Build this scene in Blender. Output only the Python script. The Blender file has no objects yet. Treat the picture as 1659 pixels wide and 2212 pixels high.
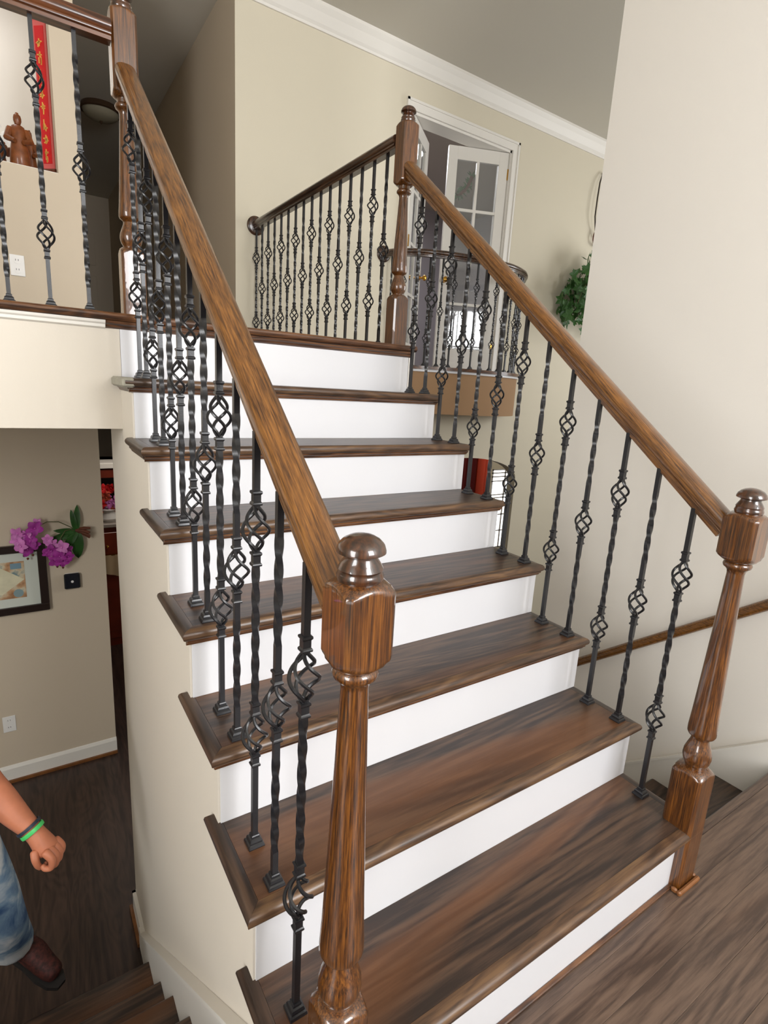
import bpy, bmesh, math, random
from mathutils import Vector, Matrix, noise as mnoise
random.seed(7)
S = bpy.context.scene
COL = S.collection
PI = math.pi
# ------------------------------------------------------------------ camera
RIGHT = Vector((0.83513051, -0.5470314, 0.05756463))
FWD = Vector((0.5448862, 0.80843594, -0.22255416))
DOWN = FWD.cross(RIGHT)
cd = bpy.data.cameras.new('camera'); cam = bpy.data.objects.new('camera', cd); COL.objects.link(cam)
cd.sensor_fit = 'HORIZONTAL'; cd.sensor_width = 36.0; cd.lens = 1172.35/1659*36.0
cd.clip_start = 0.02; cd.clip_end = 100
m = Matrix.Identity(4)
for i in range(3):
    m[i][0] = RIGHT[i]; m[i][1] = -DOWN[i]; m[i][2] = -FWD[i]
m[0][3], m[1][3], m[2][3] = -0.276136, -0.582388, 1.345016
cam.matrix_world = m
S.camera = cam
# ------------------------------------------------------------------ world
w = bpy.data.worlds.new('world'); S.world = w; w.use_nodes = True
nt = w.node_tree; nt.nodes.clear()
bg = nt.nodes.new('ShaderNodeBackground'); wo = nt.nodes.new('ShaderNodeOutputWorld')
bg.inputs[0].default_value = (0.93, 0.97, 1.0, 1); bg.inputs[1].default_value = 2.6
nt.links.new(bg.outputs[0], wo.inputs[0])
# ------------------------------------------------------------------ lights (daylight at the windows, niche spotlight, added fill lights)
def area(name, loc, target, sx, sy, power, col=(1, 1, 1)):
    l = bpy.data.lights.new(name, 'AREA'); l.shape = 'RECTANGLE'; l.size = sx; l.size_y = sy
    l.energy = power; l.color = col
    o = bpy.data.objects.new(name, l); COL.objects.link(o); o.location = loc
    o.rotation_euler = (Vector(target)-Vector(loc)).to_track_quat('-Z', 'Y').to_euler()
    return o
area('daylight_entry_window', (1.15, -3.42, 2.55), (1.0, 0, 2.2), 1.7, 2.2, 165, (0.99, 0.99, 1.0))
area('added_left_light', (-2.92, -0.9, 1.75), (1.6, 0.1, 1.5), 1.7, 2.3, 160, (0.98, 0.99, 1.0))  # added side light, brightens the left part and the right wall
area('daylight_living_window', (2.83, -3.42, 2.3), (2.9, 2.5, 1.9), .95, 1.5, 70, (1, 1, 1))
area('added_right_light', (6.6, 1.0, 2.2), (2, 2.8, 1.8), 1.8, 2.2, 75, (0.97, 0.98, 1.0))  # added area light from the right, the east wall has no window
area('daylight_lower_window', (6.25, 5.66, -0.42), (6.2, 3, -0.5), 1.0, 1.5, 26, (1, 0.98, 0.95))
area('sunroom_fill_light', (5.1, 4.3, 1.05), (5.2, 4.7, 0), .5, .5, 9, (1, .95, .9))  # added to brighten the curtains behind the arch, no fixture there
area('niche_spotlight', (-0.5, 3.62, 3.7), (-0.4, 3.95, 2.4), 0.35, 0.15, 4, (1.0, 0.97, 0.97))
area('study_fill_light', (3.2, 4.9, 3.8), (3.2, 4.8, 1.5), 0.7, 0.7, 30, (0.95, 0.94, 1.0))  # added because the study needed light, no lamp on its ceiling
area('kitchen_fill_light', (0.6, 4.4, 1.1), (0.4, 4.6, 0), 0.5, 0.5, 6, (1.0, 0.9, 0.8))  # added fill for the hutch in the gap, no fixture built
S.view_settings.view_transform = 'Standard'; S.view_settings.look = 'None'
S.view_settings.gamma = 1.0; S.view_settings.use_curve_mapping = False
S.view_settings.exposure = 0.1
# ------------------------------------------------------------------ materials
def lin(r, g, b):
    f = lambda c: (c/255/12.92) if c <= 10 else ((c/255+.055)/1.055)**2.4
    return (f(r), f(g), f(b), 1)
def mat(name, col, rough=0.6, metal=0.0, coat=0.0, coat_r=0.1, bump=0.0, bscale=200, var=0.0, vscale=6, spec=0.5, emit=None, estr=0, trans=0.0, ior=1.45):
    M = bpy.data.materials.new(name); M.use_nodes = True; n = M.node_tree; b = n.nodes['Principled BSDF']
    b.inputs['Base Color'].default_value = col; b.inputs['Roughness'].default_value = rough
    b.inputs['Metallic'].default_value = metal; b.inputs['Coat Weight'].default_value = coat
    b.inputs['Coat Roughness'].default_value = coat_r; b.inputs['Specular IOR Level'].default_value = spec
    b.inputs['Transmission Weight'].default_value = trans; b.inputs['IOR'].default_value = ior
    tc = n.nodes.new('ShaderNodeTexCoord')
    if var > 0:
        nz = n.nodes.new('ShaderNodeTexNoise'); nz.inputs['Scale'].default_value = vscale; nz.inputs['Detail'].default_value = 4
        n.links.new(tc.outputs['Object'], nz.inputs['Vector'])
        r = n.nodes.new('ShaderNodeValToRGB')
        r.color_ramp.elements[0].position = .3; r.color_ramp.elements[1].position = .7
        r.color_ramp.elements[0].color = tuple(c*(1-var) for c in col[:3])+(1,)
        r.color_ramp.elements[1].color = tuple(min(1, c*(1+var)) for c in col[:3])+(1,)
        n.links.new(nz.outputs['Fac'], r.inputs[0]); n.links.new(r.outputs[0], b.inputs['Base Color'])
    if bump > 0:
        nb = n.nodes.new('ShaderNodeTexNoise'); nb.inputs['Scale'].default_value = bscale; nb.inputs['Detail'].default_value = 3
        n.links.new(tc.outputs['Object'], nb.inputs['Vector'])
        bp = n.nodes.new('ShaderNodeBump'); bp.inputs['Strength'].default_value = bump; bp.inputs['Distance'].default_value = .002
        n.links.new(nb.outputs['Fac'], bp.inputs['Height']); n.links.new(bp.outputs[0], b.inputs['Normal'])
    if emit is not None:
        b.inputs['Emission Color'].default_value = emit; b.inputs['Emission Strength'].default_value = estr
    return M
def wood(name, cols, axis='x', fine=60, broad=9, stretch=.06, rough=.3, coat=.0, coat_r=.08, dist=1.2, patch=None, patch_amt=.5, fig=.07, bstr=.2):
    """cols = dark, mid, light. Fine pores along the grain plus broad cathedral bands."""
    M = bpy.data.materials.new(name); M.use_nodes = True; n = M.node_tree; L = n.links; b = n.nodes['Principled BSDF']
    tc = n.nodes.new('ShaderNodeTexCoord'); oi = n.nodes.new('ShaderNodeObjectInfo')
    add = n.nodes.new('ShaderNodeVectorMath'); add.operation = 'MULTIPLY_ADD'
    comb = n.nodes.new('ShaderNodeCombineXYZ')
    for k in range(3): L.new(oi.outputs['Random'], comb.inputs[k])
    add.inputs[1].default_value = (13.7, 7.3, 9.1)
    L.new(comb.outputs[0], add.inputs[0]); L.new(tc.outputs['Object'], add.inputs[2])
    def mp(s):
        q = n.nodes.new('ShaderNodeMapping'); sc = [s, s, s]; sc['xyz'.index(axis)] = s*stretch
        q.inputs['Scale'].default_value = sc; L.new(add.outputs[0], q.inputs['Vector']); return q
    m1 = mp(1.0); nz = n.nodes.new('ShaderNodeTexNoise'); nz.inputs['Scale'].default_value = fine
    nz.inputs['Detail'].default_value = 5; nz.inputs['Roughness'].default_value = .65; L.new(m1.outputs[0], nz.inputs['Vector'])
    m2q = n.nodes.new('ShaderNodeMapping'); sc = [1, 1, 1]; sc['xyz'.index(axis)] = bstr
    m2q.inputs['Scale'].default_value = sc; L.new(add.outputs[0], m2q.inputs['Vector'])
    nb = n.nodes.new('ShaderNodeTexNoise'); nb.inputs['Scale'].default_value = broad; nb.inputs['Detail'].default_value = 2
    nb.inputs['Distortion'].default_value = dist; L.new(m2q.outputs[0], nb.inputs['Vector'])
    # rings: sine of the broad field gives cathedral figure
    mu = n.nodes.new('ShaderNodeMath'); mu.operation = 'MULTIPLY'; mu.inputs[1].default_value = 64; L.new(nb.outputs['Fac'], mu.inputs[0])
    sn = n.nodes.new('ShaderNodeMath'); sn.operation = 'SINE'; L.new(mu.outputs[0], sn.inputs[0])
    ma = n.nodes.new('ShaderNodeMath'); ma.operation = 'MULTIPLY_ADD'; ma.inputs[1].default_value = fig; L.new(sn.outputs[0], ma.inputs[0]); L.new(nz.outputs['Fac'], ma.inputs[2])
    r = n.nodes.new('ShaderNodeValToRGB'); e = r.color_ramp.elements
    e[0].position = .36; e[0].color = cols[0]; e[1].position = .66; e[1].color = cols[2]
    k = e.new(.5); k.color = cols[1]; L.new(ma.outputs[0], r.inputs[0])
    out = r.outputs[0]
    if patch is not None:
        np_ = n.nodes.new('ShaderNodeTexNoise'); np_.inputs['Scale'].default_value = 4.0; np_.inputs['Detail'].default_value = 3; np_.inputs['Distortion'].default_value = .8
        L.new(m2q.outputs[0], np_.inputs['Vector'])
        rr = n.nodes.new('ShaderNodeValToRGB'); rr.color_ramp.elements[0].position = .52; rr.color_ramp.elements[1].position = .64
        rr.color_ramp.elements[1].color = (patch_amt,)*3+(1,); L.new(np_.outputs['Fac'], rr.inputs[0])
        mx = n.nodes.new('ShaderNodeMix'); mx.data_type = 'RGBA'; L.new(rr.outputs[0], mx.inputs[0]); L.new(out, mx.inputs[6]); mx.inputs[7].default_value = patch
        out = mx.outputs[2]
    L.new(out, b.inputs['Base Color'])
    b.inputs['Roughness'].default_value = rough; b.inputs['Coat Weight'].default_value = coat; b.inputs['Coat Roughness'].default_value = coat_r
    bp = n.nodes.new('ShaderNodeBump'); bp.inputs['Strength'].default_value = .12; bp.inputs['Distance'].default_value = .001
    L.new(nz.outputs['Fac'], bp.inputs['Height']); L.new(bp.outputs[0], b.inputs['Normal'])
    return M
TC = (lin(44, 34, 29), lin(64, 49, 40), lin(84, 64, 50)); TP = lin(116, 72, 38)
M_tread = wood('dark_oak_tread', TC, 'x', 70, 5, rough=.34, patch=TP, patch_amt=.48, fig=.11, bstr=.12)
M_edge = wood('worn_oak_edge', (lin(56, 42, 32), lin(82, 60, 44), lin(104, 78, 54)), 'x', 80, 6, rough=.32)
M_tread_y = wood('dark_oak_return', TC, 'y', 46, 5, rough=.34)
M_plank = wood('dark_oak_plank', (lin(64, 50, 42), lin(84, 67, 56), lin(99, 80, 67)), 'x', 110, 4, rough=.3, patch=lin(92, 66, 48), patch_amt=.3, fig=.09, bstr=.09)
M_lowfloor = wood('dark_oak_floor', (lin(40, 27, 22), lin(56, 40, 33), lin(68, 50, 41)), 'y', 40, 6, rough=.42)
HC = (lin(40, 19, 4), lin(82, 45, 11), lin(118, 71, 22))
M_newel = wood('varnished_oak_newel', HC, 'z', 330, 5, stretch=.03, rough=.35, coat=1.0, coat_r=.025, fig=.018, dist=.4)
M_newel_dark = wood('dark_varnished_oak', (lin(30, 14, 5), lin(58, 30, 12), lin(80, 44, 18)), 'z', 120, 5, stretch=.1, rough=.3, coat=1.0, coat_r=.02, fig=.03)
HR = (lin(58, 33, 11), lin(100, 63, 26), lin(130, 86, 38))
M_rail = wood('varnished_oak_rail', HR, 'y', 300, 5, fig=.022, dist=.5, stretch=.05, rough=.3, coat=.5, coat_r=.12)
M_railx = wood('varnished_oak_rail_across', (lin(52, 26, 12), lin(84, 46, 22), lin(104, 60, 30)), 'y', 80, 7, stretch=.05, rough=.3, coat=.5, coat_r=.12)
M_raild = wood('dark_oak_guard_rail', (lin(34, 20, 12), lin(60, 38, 24), lin(84, 56, 36)), 'y', 80, 7, stretch=.05, rough=.3, coat=.5, coat_r=.12)
M_nos = wood('brown_oak_nosing', (lin(50, 30, 18), lin(86, 54, 32), lin(112, 74, 44)), 'x', 80, 6, rough=.32, coat=.2)
M_iron = mat('satin_black_iron', lin(29, 29, 32), .3, 0.0, spec=.6, bump=.1, bscale=300)
M_white = mat('white_gloss_paint', lin(208, 208, 211), .35, bump=.05, bscale=90)
M_trim = mat('off_white_trim_paint', lin(226, 222, 214), .4)
M_wall = mat('beige_wall_paint', lin(210, 202, 182), .8, bump=.12, bscale=140, spec=.3)
M_knee = mat('warm_white_wall_paint', lin(208, 200, 187), .8, bump=.12, bscale=140, spec=.3)
M_tan = mat('tan_hall_paint', lin(202, 188, 167), .8, bump=.12, bscale=140, spec=.3)
M_wallw = mat('daylit_wall_paint', lin(226, 221, 213), .75, bump=.12, bscale=140, spec=.3)  # same paint as the beige walls, daylight put into the paler colour
M_brownwall = mat('tan_brown_paint', lin(156, 124, 92), .75, bump=.1, bscale=140, spec=.3)
M_ceil = mat('ceiling_paint', lin(205, 200, 188), .85, spec=.2)
M_study = mat('lavender_grey_paint', lin(190, 186, 190), .8)
M_glass = mat('door_glass', (.92, .95, .93, 1), .02, trans=.92, spec=.9, ior=1.5)
M_brass = mat('polished_brass', lin(212, 160, 70), .18, 1.0)
M_putty = mat('grey_putty', lin(150, 146, 132), .7, var=.12, vscale=60)
M_red = mat('red_lacquer', lin(200, 30, 34), .45)
M_darkred = mat('dark_red_fabric', lin(96, 14, 12), .7)
M_orange = mat('orange_red_fabric', lin(214, 92, 66), .7)
M_gold = mat('gold_foil', lin(235, 180, 90), .4, .3)
M_pink = mat('faded_red_frame', lin(205, 96, 92), .5)
M_carve = mat('carved_brown_wood', lin(116, 62, 24), .45, var=.35, vscale=30, coat=.3)
M_plate = mat('white_plastic', lin(232, 230, 226), .35)
M_slot = mat('dark_slot', lin(40, 40, 40), .5)
M_black = mat('black_plastic', lin(30, 32, 38), .25)
M_screen = mat('dark_glass_screen', lin(20, 24, 34), .12)
M_frame = mat('dark_brown_frame', lin(38, 26, 22), .35, coat=.3)
M_mat = mat('cream_mat_board', lin(205, 210, 200), .8)
M_leaf = mat('dark_green_leaf', lin(44, 84, 34), .4, var=.35, vscale=14)
M_ivy = mat('ivy_leaf', lin(58, 100, 44), .42, var=.45, vscale=9)
M_stem = mat('brown_green_stem', lin(86, 84, 52), .6)
M_root = mat('brown_root', lin(96, 50, 30), .7, var=.3, vscale=40)
M_petal = mat('magenta_petal', lin(160, 48, 146), .55, var=.35, vscale=35)
M_petal2 = mat('pale_pink_petal', lin(206, 120, 190), .55, var=.25, vscale=35)
M_skin = mat('tanned_skin', lin(180, 112, 82), .5, var=.12, vscale=18)
M_band = mat('green_silicone_band', lin(70, 190, 100), .4)
M_navy = mat('navy_band', lin(34, 44, 60), .5)
M_shoe = mat('dark_red_shoe_fabric', lin(64, 26, 20), .7, var=.75, vscale=70)
M_sole = mat('dark_rubber_sole', lin(34, 30, 28), .7)
M_shirt = mat('grey_cotton_shirt', lin(110, 112, 118), .85, bump=.2)
M_hair = mat('black_hair', lin(26, 22, 20), .6, bump=.5, bscale=120)
M_cab = mat('red_brown_cabinet', lin(110, 40, 22), .35, var=.25, vscale=8, coat=.3)
M_maroon = mat('maroon_shade', lin(96, 20, 28), .7)
M_bronze = mat('aged_bronze', lin(92, 70, 52), .4, .6)
M_frost = mat('frosted_glass_bowl', lin(150, 142, 120), .5)
M_brownquarter = mat('brown_quarter_round', lin(120, 76, 40), .4, var=.2, vscale=20)
M_terra = mat('wicker_brown', lin(92, 60, 40), .8, bump=.5, bscale=90)
def jeans_mat():
    M = mat('ripped_blue_denim', lin(88, 118, 150), .85)
    n = M.node_tree; L = n.links; b = n.nodes['Principled BSDF']
    tc = n.nodes.new('ShaderNodeTexCoord'); a = n.nodes.new('ShaderNodeTexNoise'); a.inputs['Scale'].default_value = 7; a.inputs['Detail'].default_value = 5; a.inputs['Distortion'].default_value = .6
    L.new(tc.outputs['Object'], a.inputs['Vector'])
    r = n.nodes.new('ShaderNodeValToRGB'); e = r.color_ramp.elements
    e[0].position = .38; e[0].color = lin(52, 82, 122); e[1].position = .64; e[1].color = lin(196, 200, 202)
    k = e.new(.5); k.color = lin(112, 138, 162)
    L.new(a.outputs['Fac'], r.inputs[0]); L.new(r.outputs[0], b.inputs['Base Color']); return M
M_jeans = jeans_mat()
def art_mat():
    M = mat('watercolour_print', lin(200, 190, 160), .8)
    n = M.node_tree; L = n.links; b = n.nodes['Principled BSDF']
    tc = n.nodes.new('ShaderNodeTexCoord'); a = n.nodes.new('ShaderNodeTexNoise'); a.inputs['Scale'].default_value = 11; a.inputs['Detail'].default_value = 6
    L.new(tc.outputs['Object'], a.inputs['Vector'])
    r = n.nodes.new('ShaderNodeValToRGB'); e = r.color_ramp.elements
    e[0].position = .36; e[0].color = lin(150, 108, 74); e[1].position = .62; e[1].color = lin(120, 140, 140)
    k = e.new(.46); k.color = lin(190, 150, 112); k = e.new(.56); k.color = lin(206, 196, 168)
    L.new(a.outputs['Fac'], r.inputs[0]); L.new(r.outputs[0], b.inputs['Base Color']); return M
M_art = art_mat()
M_artpaper = mat('cream_art_paper', lin(214, 208, 178), .8, var=.08, vscale=20)
M_cream = mat('cream_napkin', lin(190, 165, 130), .8)
M_alum = mat('pale_counter', lin(150, 140, 130), .3)
# ------------------------------------------------------------------ mesh helpers
def mk(name, verts, faces, m=None, parent=None, smooth=False, loc=None):
    me = bpy.data.meshes.new(name); me.from_pydata([tuple(v) for v in verts], [], faces); me.update()
    if m: me.materials.append(m)
    if smooth:
        for p in me.polygons: p.use_smooth = True
    o = bpy.data.objects.new(name, me); COL.objects.link(o)
    if parent: o.parent = parent
    if loc: o.location = loc
    return o
class MB:
    def __init__(s): s.v = []; s.f = []
    def add(s, v, f):
        k = len(s.v); s.v += [tuple(q) for q in v]; s.f += [tuple(i+k for i in g) for g in f]; return s
    def box(s, a, b, bev=0.0):
        x0, x1 = sorted((a[0], b[0])); y0, y1 = sorted((a[1], b[1])); z0, z1 = sorted((a[2], b[2]))
        if bev <= 0:
            v = [(x, y, z) for x in (x0, x1) for y in (y0, y1) for z in (z0, z1)]
            return s.add(v, [(0, 1, 3, 2), (4, 6, 7, 5), (0, 4, 5, 1), (2, 3, 7, 6), (0, 2, 6, 4), (1, 5, 7, 3)])
        e = bev; v = []; f = []
        rings = [(z0, e), (z0+e, 0), (z1-e, 0), (z1, e)]
        for z, i in rings:
            c = e if i == 0 else e*1.6
            v += [(x0+c, y0+i, z), (x1-c, y0+i, z), (x1-i, y0+c, z), (x1-i, y1-c, z), (x1-c, y1-i, z), (x0+c, y1-i, z), (x0+i, y1-c, z), (x0+i, y0+c, z)]
        f.append(tuple(range(7, -1, -1))); f.append(tuple(24+i for i in range(8)))
        for r in range(3):
            for i in range(8): j = (i+1) % 8; f.append((r*8+i, r*8+j, r*8+8+j, r*8+8+i))
        return s.add(v, f)
    def lathe(s, prof, n=24, c=(0, 0, 0), phase=0.0, cap=True):
        v = []; f = []
        for r, z in prof:
            for i in range(n):
                a = 2*PI*i/n+phase; v.append((c[0]+r*math.cos(a), c[1]+r*math.sin(a), c[2]+z))
        for k in range(len(prof)-1):
            for i in range(n): j = (i+1) % n; f.append((k*n+i, k*n+j, k*n+n+j, k*n+n+i))
        if cap: f.append(tuple(range(n-1, -1, -1))); f.append(tuple((len(prof)-1)*n+i for i in range(n)))
        return s.add(v, f)
    def tube(s, pts, r, n=8, cap=True):
        pts = [Vector(p) for p in pts]; v = []; f = []
        up = None
        for k, p in enumerate(pts):
            t = (pts[min(k+1, len(pts)-1)]-pts[max(k-1, 0)]).normalized()
            if up is None: up = t.orthogonal().normalized()
            up = (up-t*up.dot(t)).normalized(); sd = t.cross(up)
            rr = r[k] if isinstance(r, (list, tuple)) else r
            for i in range(n): a = 2*PI*i/n; v.append(p+up*math.cos(a)*rr+sd*math.sin(a)*rr)
        for k in range(len(pts)-1):
            for i in range(n): j = (i+1) % n; f.append((k*n+i, k*n+j, k*n+n+j, k*n+n+i))
        if cap: f.append(tuple(range(n-1, -1, -1))); f.append(tuple((len(pts)-1)*n+i for i in range(n)))
        return s.add(v, f)
    def prism(s, poly, axis, a, b):
        """poly of (u,v) extruded along axis; u,v are the other axes in xyz order"""
        n = len(poly); v = []
        for t in (a, b):
            for (p, q) in poly:
                v.append((t, p, q) if axis == 'x' else (p, t, q) if axis == 'y' else (p, q, t))
        f = [tuple(range(n-1, -1, -1)), tuple(range(n, 2*n))]+[(i, (i+1) % n, n+(i+1) % n, n+i) for i in range(n)]
        return s.add(v, f)
    def build(s, name, m=None, parent=None, smooth=False, loc=None): 
        o = mk(name, s.v, s.f, m, parent, False, loc)
        bm = bmesh.new(); bm.from_mesh(o.data); bmesh.ops.recalc_face_normals(bm, faces=bm.faces); bm.to_mesh(o.data); bm.free()
        if smooth: autosmooth(o)
        return o
def autosmooth(o, ang=40):
    me = o.data
    for p in me.polygons: p.use_smooth = True
    try: me.set_sharp_from_angle(angle=math.radians(ang))
    except Exception: pass
def sweep(prof, pts, frames=None, closed_prof=True):
    """prof (u,v): u across (horizontal), v up; swept along pts with mitred corners"""
    pts = [Vector(p) for p in pts]; V = []; F = []; n = len(prof)
    for k, p in enumerate(pts):
        t0 = (pts[k]-pts[k-1]).normalized() if k else None
        t1 = (pts[k+1]-pts[k]).normalized() if k < len(pts)-1 else None
        if t0 is None: t0 = t1
        if t1 is None: t1 = t0
        t = (t0+t1).normalized()
        side = Vector((t.y, -t.x, 0))
        if side.length < 1e-6: side = Vector((1, 0, 0))
        side.normalize(); up = side.cross(t).normalized()
        cs = max(.3, t.dot(t1))
        vertical_turn = abs(t0.z-t1.z) > 1e-4
        for (u, v_) in prof:
            V.append(p+side*(u/(1 if vertical_turn else cs))+up*(v_/(cs if vertical_turn else 1)))
    for k in range(len(pts)-1):
        for i in range(n): j = (i+1) % n; F.append((k*n+i, k*n+j, k*n+n+j, k*n+n+i))
    F.append(tuple(range(n))); F.append(tuple((len(pts)-1)*n+i for i in range(n-1, -1, -1)))
    return V, F
def slab(mb, poly, flags, z0, z1, R=None, seg=6):
    """poly CCW (x,y) with bullnose on flagged edges (edge i: poly[i]->poly[i+1])"""
    n = len(poly); h = z1-z0; R = R or h/2
    def off(d):
        lines = []
        for i in range(n):
            a = Vector(poly[i]); b = Vector(poly[(i+1) % n]); t = (b-a).normalized(); nn = Vector((-t.y, t.x))
            lines.append((a+nn*(d if flags[i] else 0), t))
        out = []
        for i in range(n):
            p, t = lines[i-1]; q, u = lines[i]
            den = t.x*u.y-t.y*u.x
            s_ = ((q.x-p.x)*u.y-(q.y-p.y)*u.x)/den
            out.append(p+t*s_)
        return out
    V = []; F = []; K = 0
    for k in range(seg+1):
        a = -PI/2+PI*k/seg; d = R*(1-math.cos(a)); z = z0+h/2+h/2*math.sin(a)
        V += [(q.x, q.y, z) for q in off(d)]; K += 1
    F.append(tuple(range(n-1, -1, -1))); F.append(tuple((K-1)*n+i for i in range(n)))
    for k in range(K-1):
        for i in range(n): j = (i+1) % n; F.append((k*n+i, k*n+j, k*n+n+j, k*n+n+i))
    mb.add(V, F)
def thing(name, label, cat, loc=(0, 0, 0), group=None, rz=0):
    o = bpy.data.objects.new(name, None); COL.objects.link(o); o.location = loc; o.rotation_euler = (0, 0, rz)
    o.empty_display_size = .05; return tag(o, label, cat, group)
def tag(o, label, cat, group=None):
    o['label'] = label; o['category'] = cat
    if group: o['group'] = group
    return o
def struct(o): o['kind'] = 'structure'; return o
def link(name, data, parent, loc=(0, 0, 0), rz=0):
    o = bpy.data.objects.new(name, data); COL.objects.link(o); o.parent = parent; o.location = loc; o.rotation_euler = (0, 0, rz); return o
# ------------------------------------------------------------------ dimensions
RI, G, W, A, Bo, N = 0.19, 0.2212, 1.256, 0.027, 0.0098, 0.0286
ZU = 1.54                       # upper floor level
ZC = 3.87                       # ceiling
ZL = -1.27                      # lower floor
XW, D = 2.13, 3.45              # right wall, far wall
YL = 3.2                        # left hall wall
# ------------------------------------------------------------------ SETTING
struct(MB().box((-3.2, -3.6, ZL-.1), (1.9, 9.6, ZL)).box((1.9, -3.6, ZL-.1), (7.2, 5.62, ZL)).build('floor', M_lowfloor))
struct(MB().box((-3.2, -3.6, ZC), (7.2, 9.8, ZC+.1)).build('ceiling', M_ceil))
# landing (planks are parts)
land = struct(MB().box((-1.15, -3.5, -.16), (XW, .045, -.014)).build('floor_landing', M_trim))
yy = .045
k = 0
while yy > -1.75:
    x0 = -1.15
    rnd = random.Random(k*31+5)
    first = True
    while x0 < XW-.01:
        ln = rnd.uniform(1.6, 2.6) if not first else rnd.uniform(.6, 2.2)
        x1 = min(XW-.001, x0+ln)
        if XW-x1 < .25: x1 = XW-.001
        mb = MB().box((x0+.0002, yy-.083+.0002, -.014), (x1-.0002, yy-.0002, 0), .0005)
        mb.build('plank', M_plank, land); x0 = x1; first = False
    yy -= .083; k += 1
mb = MB().box((-1.15, -3.5, -.014), (XW, yy, 0)); o = mb.build('plank', M_plank, land)
# landing nosing toward right flight and left flight
mb = MB(); slab(mb, [(W+.004, .0455), (W+.004+.001, .0455), (XW-.001, .0455), (XW-.001, .08), (W+.004, .08)][0:1]+[(XW-.001, .0455), (XW-.001, .08), (W+.004, .08)], [0, 0, 1, 0], -.027, 0)
mb.build('nosing', M_plank, land)
mb = MB(); slab(mb, [(-1.15, .0455), (-.02, .0455), (-.02, .24), (-1.15, .24)], [0, 0, 1, 0], -.027, 0)
mb.build('nosing', M_plank, land)
# upper floor slab + beam face
up = MB().box((-3.1, 1.548, 1.15), (.026, D+5.9, ZU-.03)); up.box((.026, 1.57, 1.2), (1.25, D+5.9, ZU-.03))
up = struct(up.build('floor_upper', M_knee))
MB().box((-3.1, 1.55, ZU-.03), (1.25, D+5.9, ZU-.002)).build('floor_boards', M_nos, up)
mb = MB(); slab(mb, [(-3.1, 1.515), (1.27, 1.515), (1.27, 1.60), (-3.1, 1.60)], [1, 0, 0, 0], ZU-.027, ZU)
mb.build('nosing', M_nos, up)
mb = MB(); slab(mb, [(1.20, 1.60), (1.27, 1.60), (1.27, D-.001), (1.20, D-.001)], [0, 1, 0, 0], ZU-.027, ZU)
mb.build('nosing', M_nos, up)
MB().prism([(1.548, ZU-.028), (1.524, ZU-.028), (1.527, ZU-.036), (1.534, ZU-.041), (1.536, ZU-.050), (1.548, ZU-.055)], 'x', -3.1, -.018).build('cove_molding', M_trim, up)
MB().prism([(1.548, ZU-.028), (1.528, ZU-.028), (1.530, ZU-.036), (1.538, ZU-.041), (1.540, ZU-.047), (1.548, ZU-.052)], 'x', -.0175, 1.262).build('cove_molding', M_nos, up)
MB().box((1.25, 1.55, 1.15), (1.256, D, ZU-.028)).build('side_panel', M_trim, up)
# walls
struct(MB().box((XW, -3.5, ZL), (XW+.12, 1.295, ZC)).build('wall_right', M_wallw))
struct(MB().box((-3.12, -3.5, ZL), (-3.0, 9.5, ZC)).build('wall_left', M_wall))
struct(MB().box((7.0, -3.5, ZL), (7.1, 5.6, ZC)).build('wall_east', M_wall))
struct(MB().box((-3.1, 9.3, ZL), (1.9, 9.4, ZC)).build('wall_end', M_tan))
# back wall with the tall entry window opening x .2..2.1, z 1.3..3.6 and front door glass
mb = MB(); 
mb.box((-3.1, -3.6, ZL), (.25, -3.5, ZC)); mb.box((2.05, -3.6, ZL), (2.35, -3.5, ZC)); mb.box((3.35, -3.6, ZL), (7.1, -3.5, ZC)); mb.box((2.35, -3.6, ZL), (3.35, -3.5, 1.55)); mb.box((2.35, -3.6, 3.1), (3.35, -3.5, ZC)); mb.box((.25, -3.6, ZL), (2.05, -3.5, 1.4)); mb.box((.25, -3.6, 3.7), (2.05, -3.5, ZC))
struct(mb.build('wall_back', M_wallw))
mb = MB(); 
for x in (.25, .82, 1.42, 2.0): mb.box((x, -3.5, 1.4), (x+.05, -3.46, 3.7))
for z in (1.4, 2.1, 2.72, 3.3, 3.65): mb.box((.25, -3.5, z), (2.05, -3.46, z+.05))
struct(mb.build('window_1', M_white))
mb = MB()
for i in range(6): mb.box((2.35+i*.19, -3.38, 1.55), (2.37+i*.19, -3.36, 3.1))
for z in (1.55, 1.9, 2.25, 2.3, 3.07): mb.box((2.35, -3.38, z), (3.35, -3.36, z+.03))
mb.prism([(2.33, 3.12), (2.33, 2.6)]+[(2.85-.5*math.cos(a), 2.6+.5*math.sin(a)) for a in [PI*i/16 for i in range(17)]]+[(3.37, 2.6), (3.37, 3.12)], 'y', -3.40, -3.37)
struct(mb.build('window_4', M_white))
mb = MB()
for y in (-1.8, -.92, -.05): mb.box((-3.0, y, .55), (-2.95, y+.05, 2.95))
for z in (.55, 1.75, 2.9): mb.box((-3.0, -1.8, z), (-2.95, 0, z+.05))
struct(mb.build('left_light_frame', M_white))  # frame on a solid wall, added to go with the left light
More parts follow.
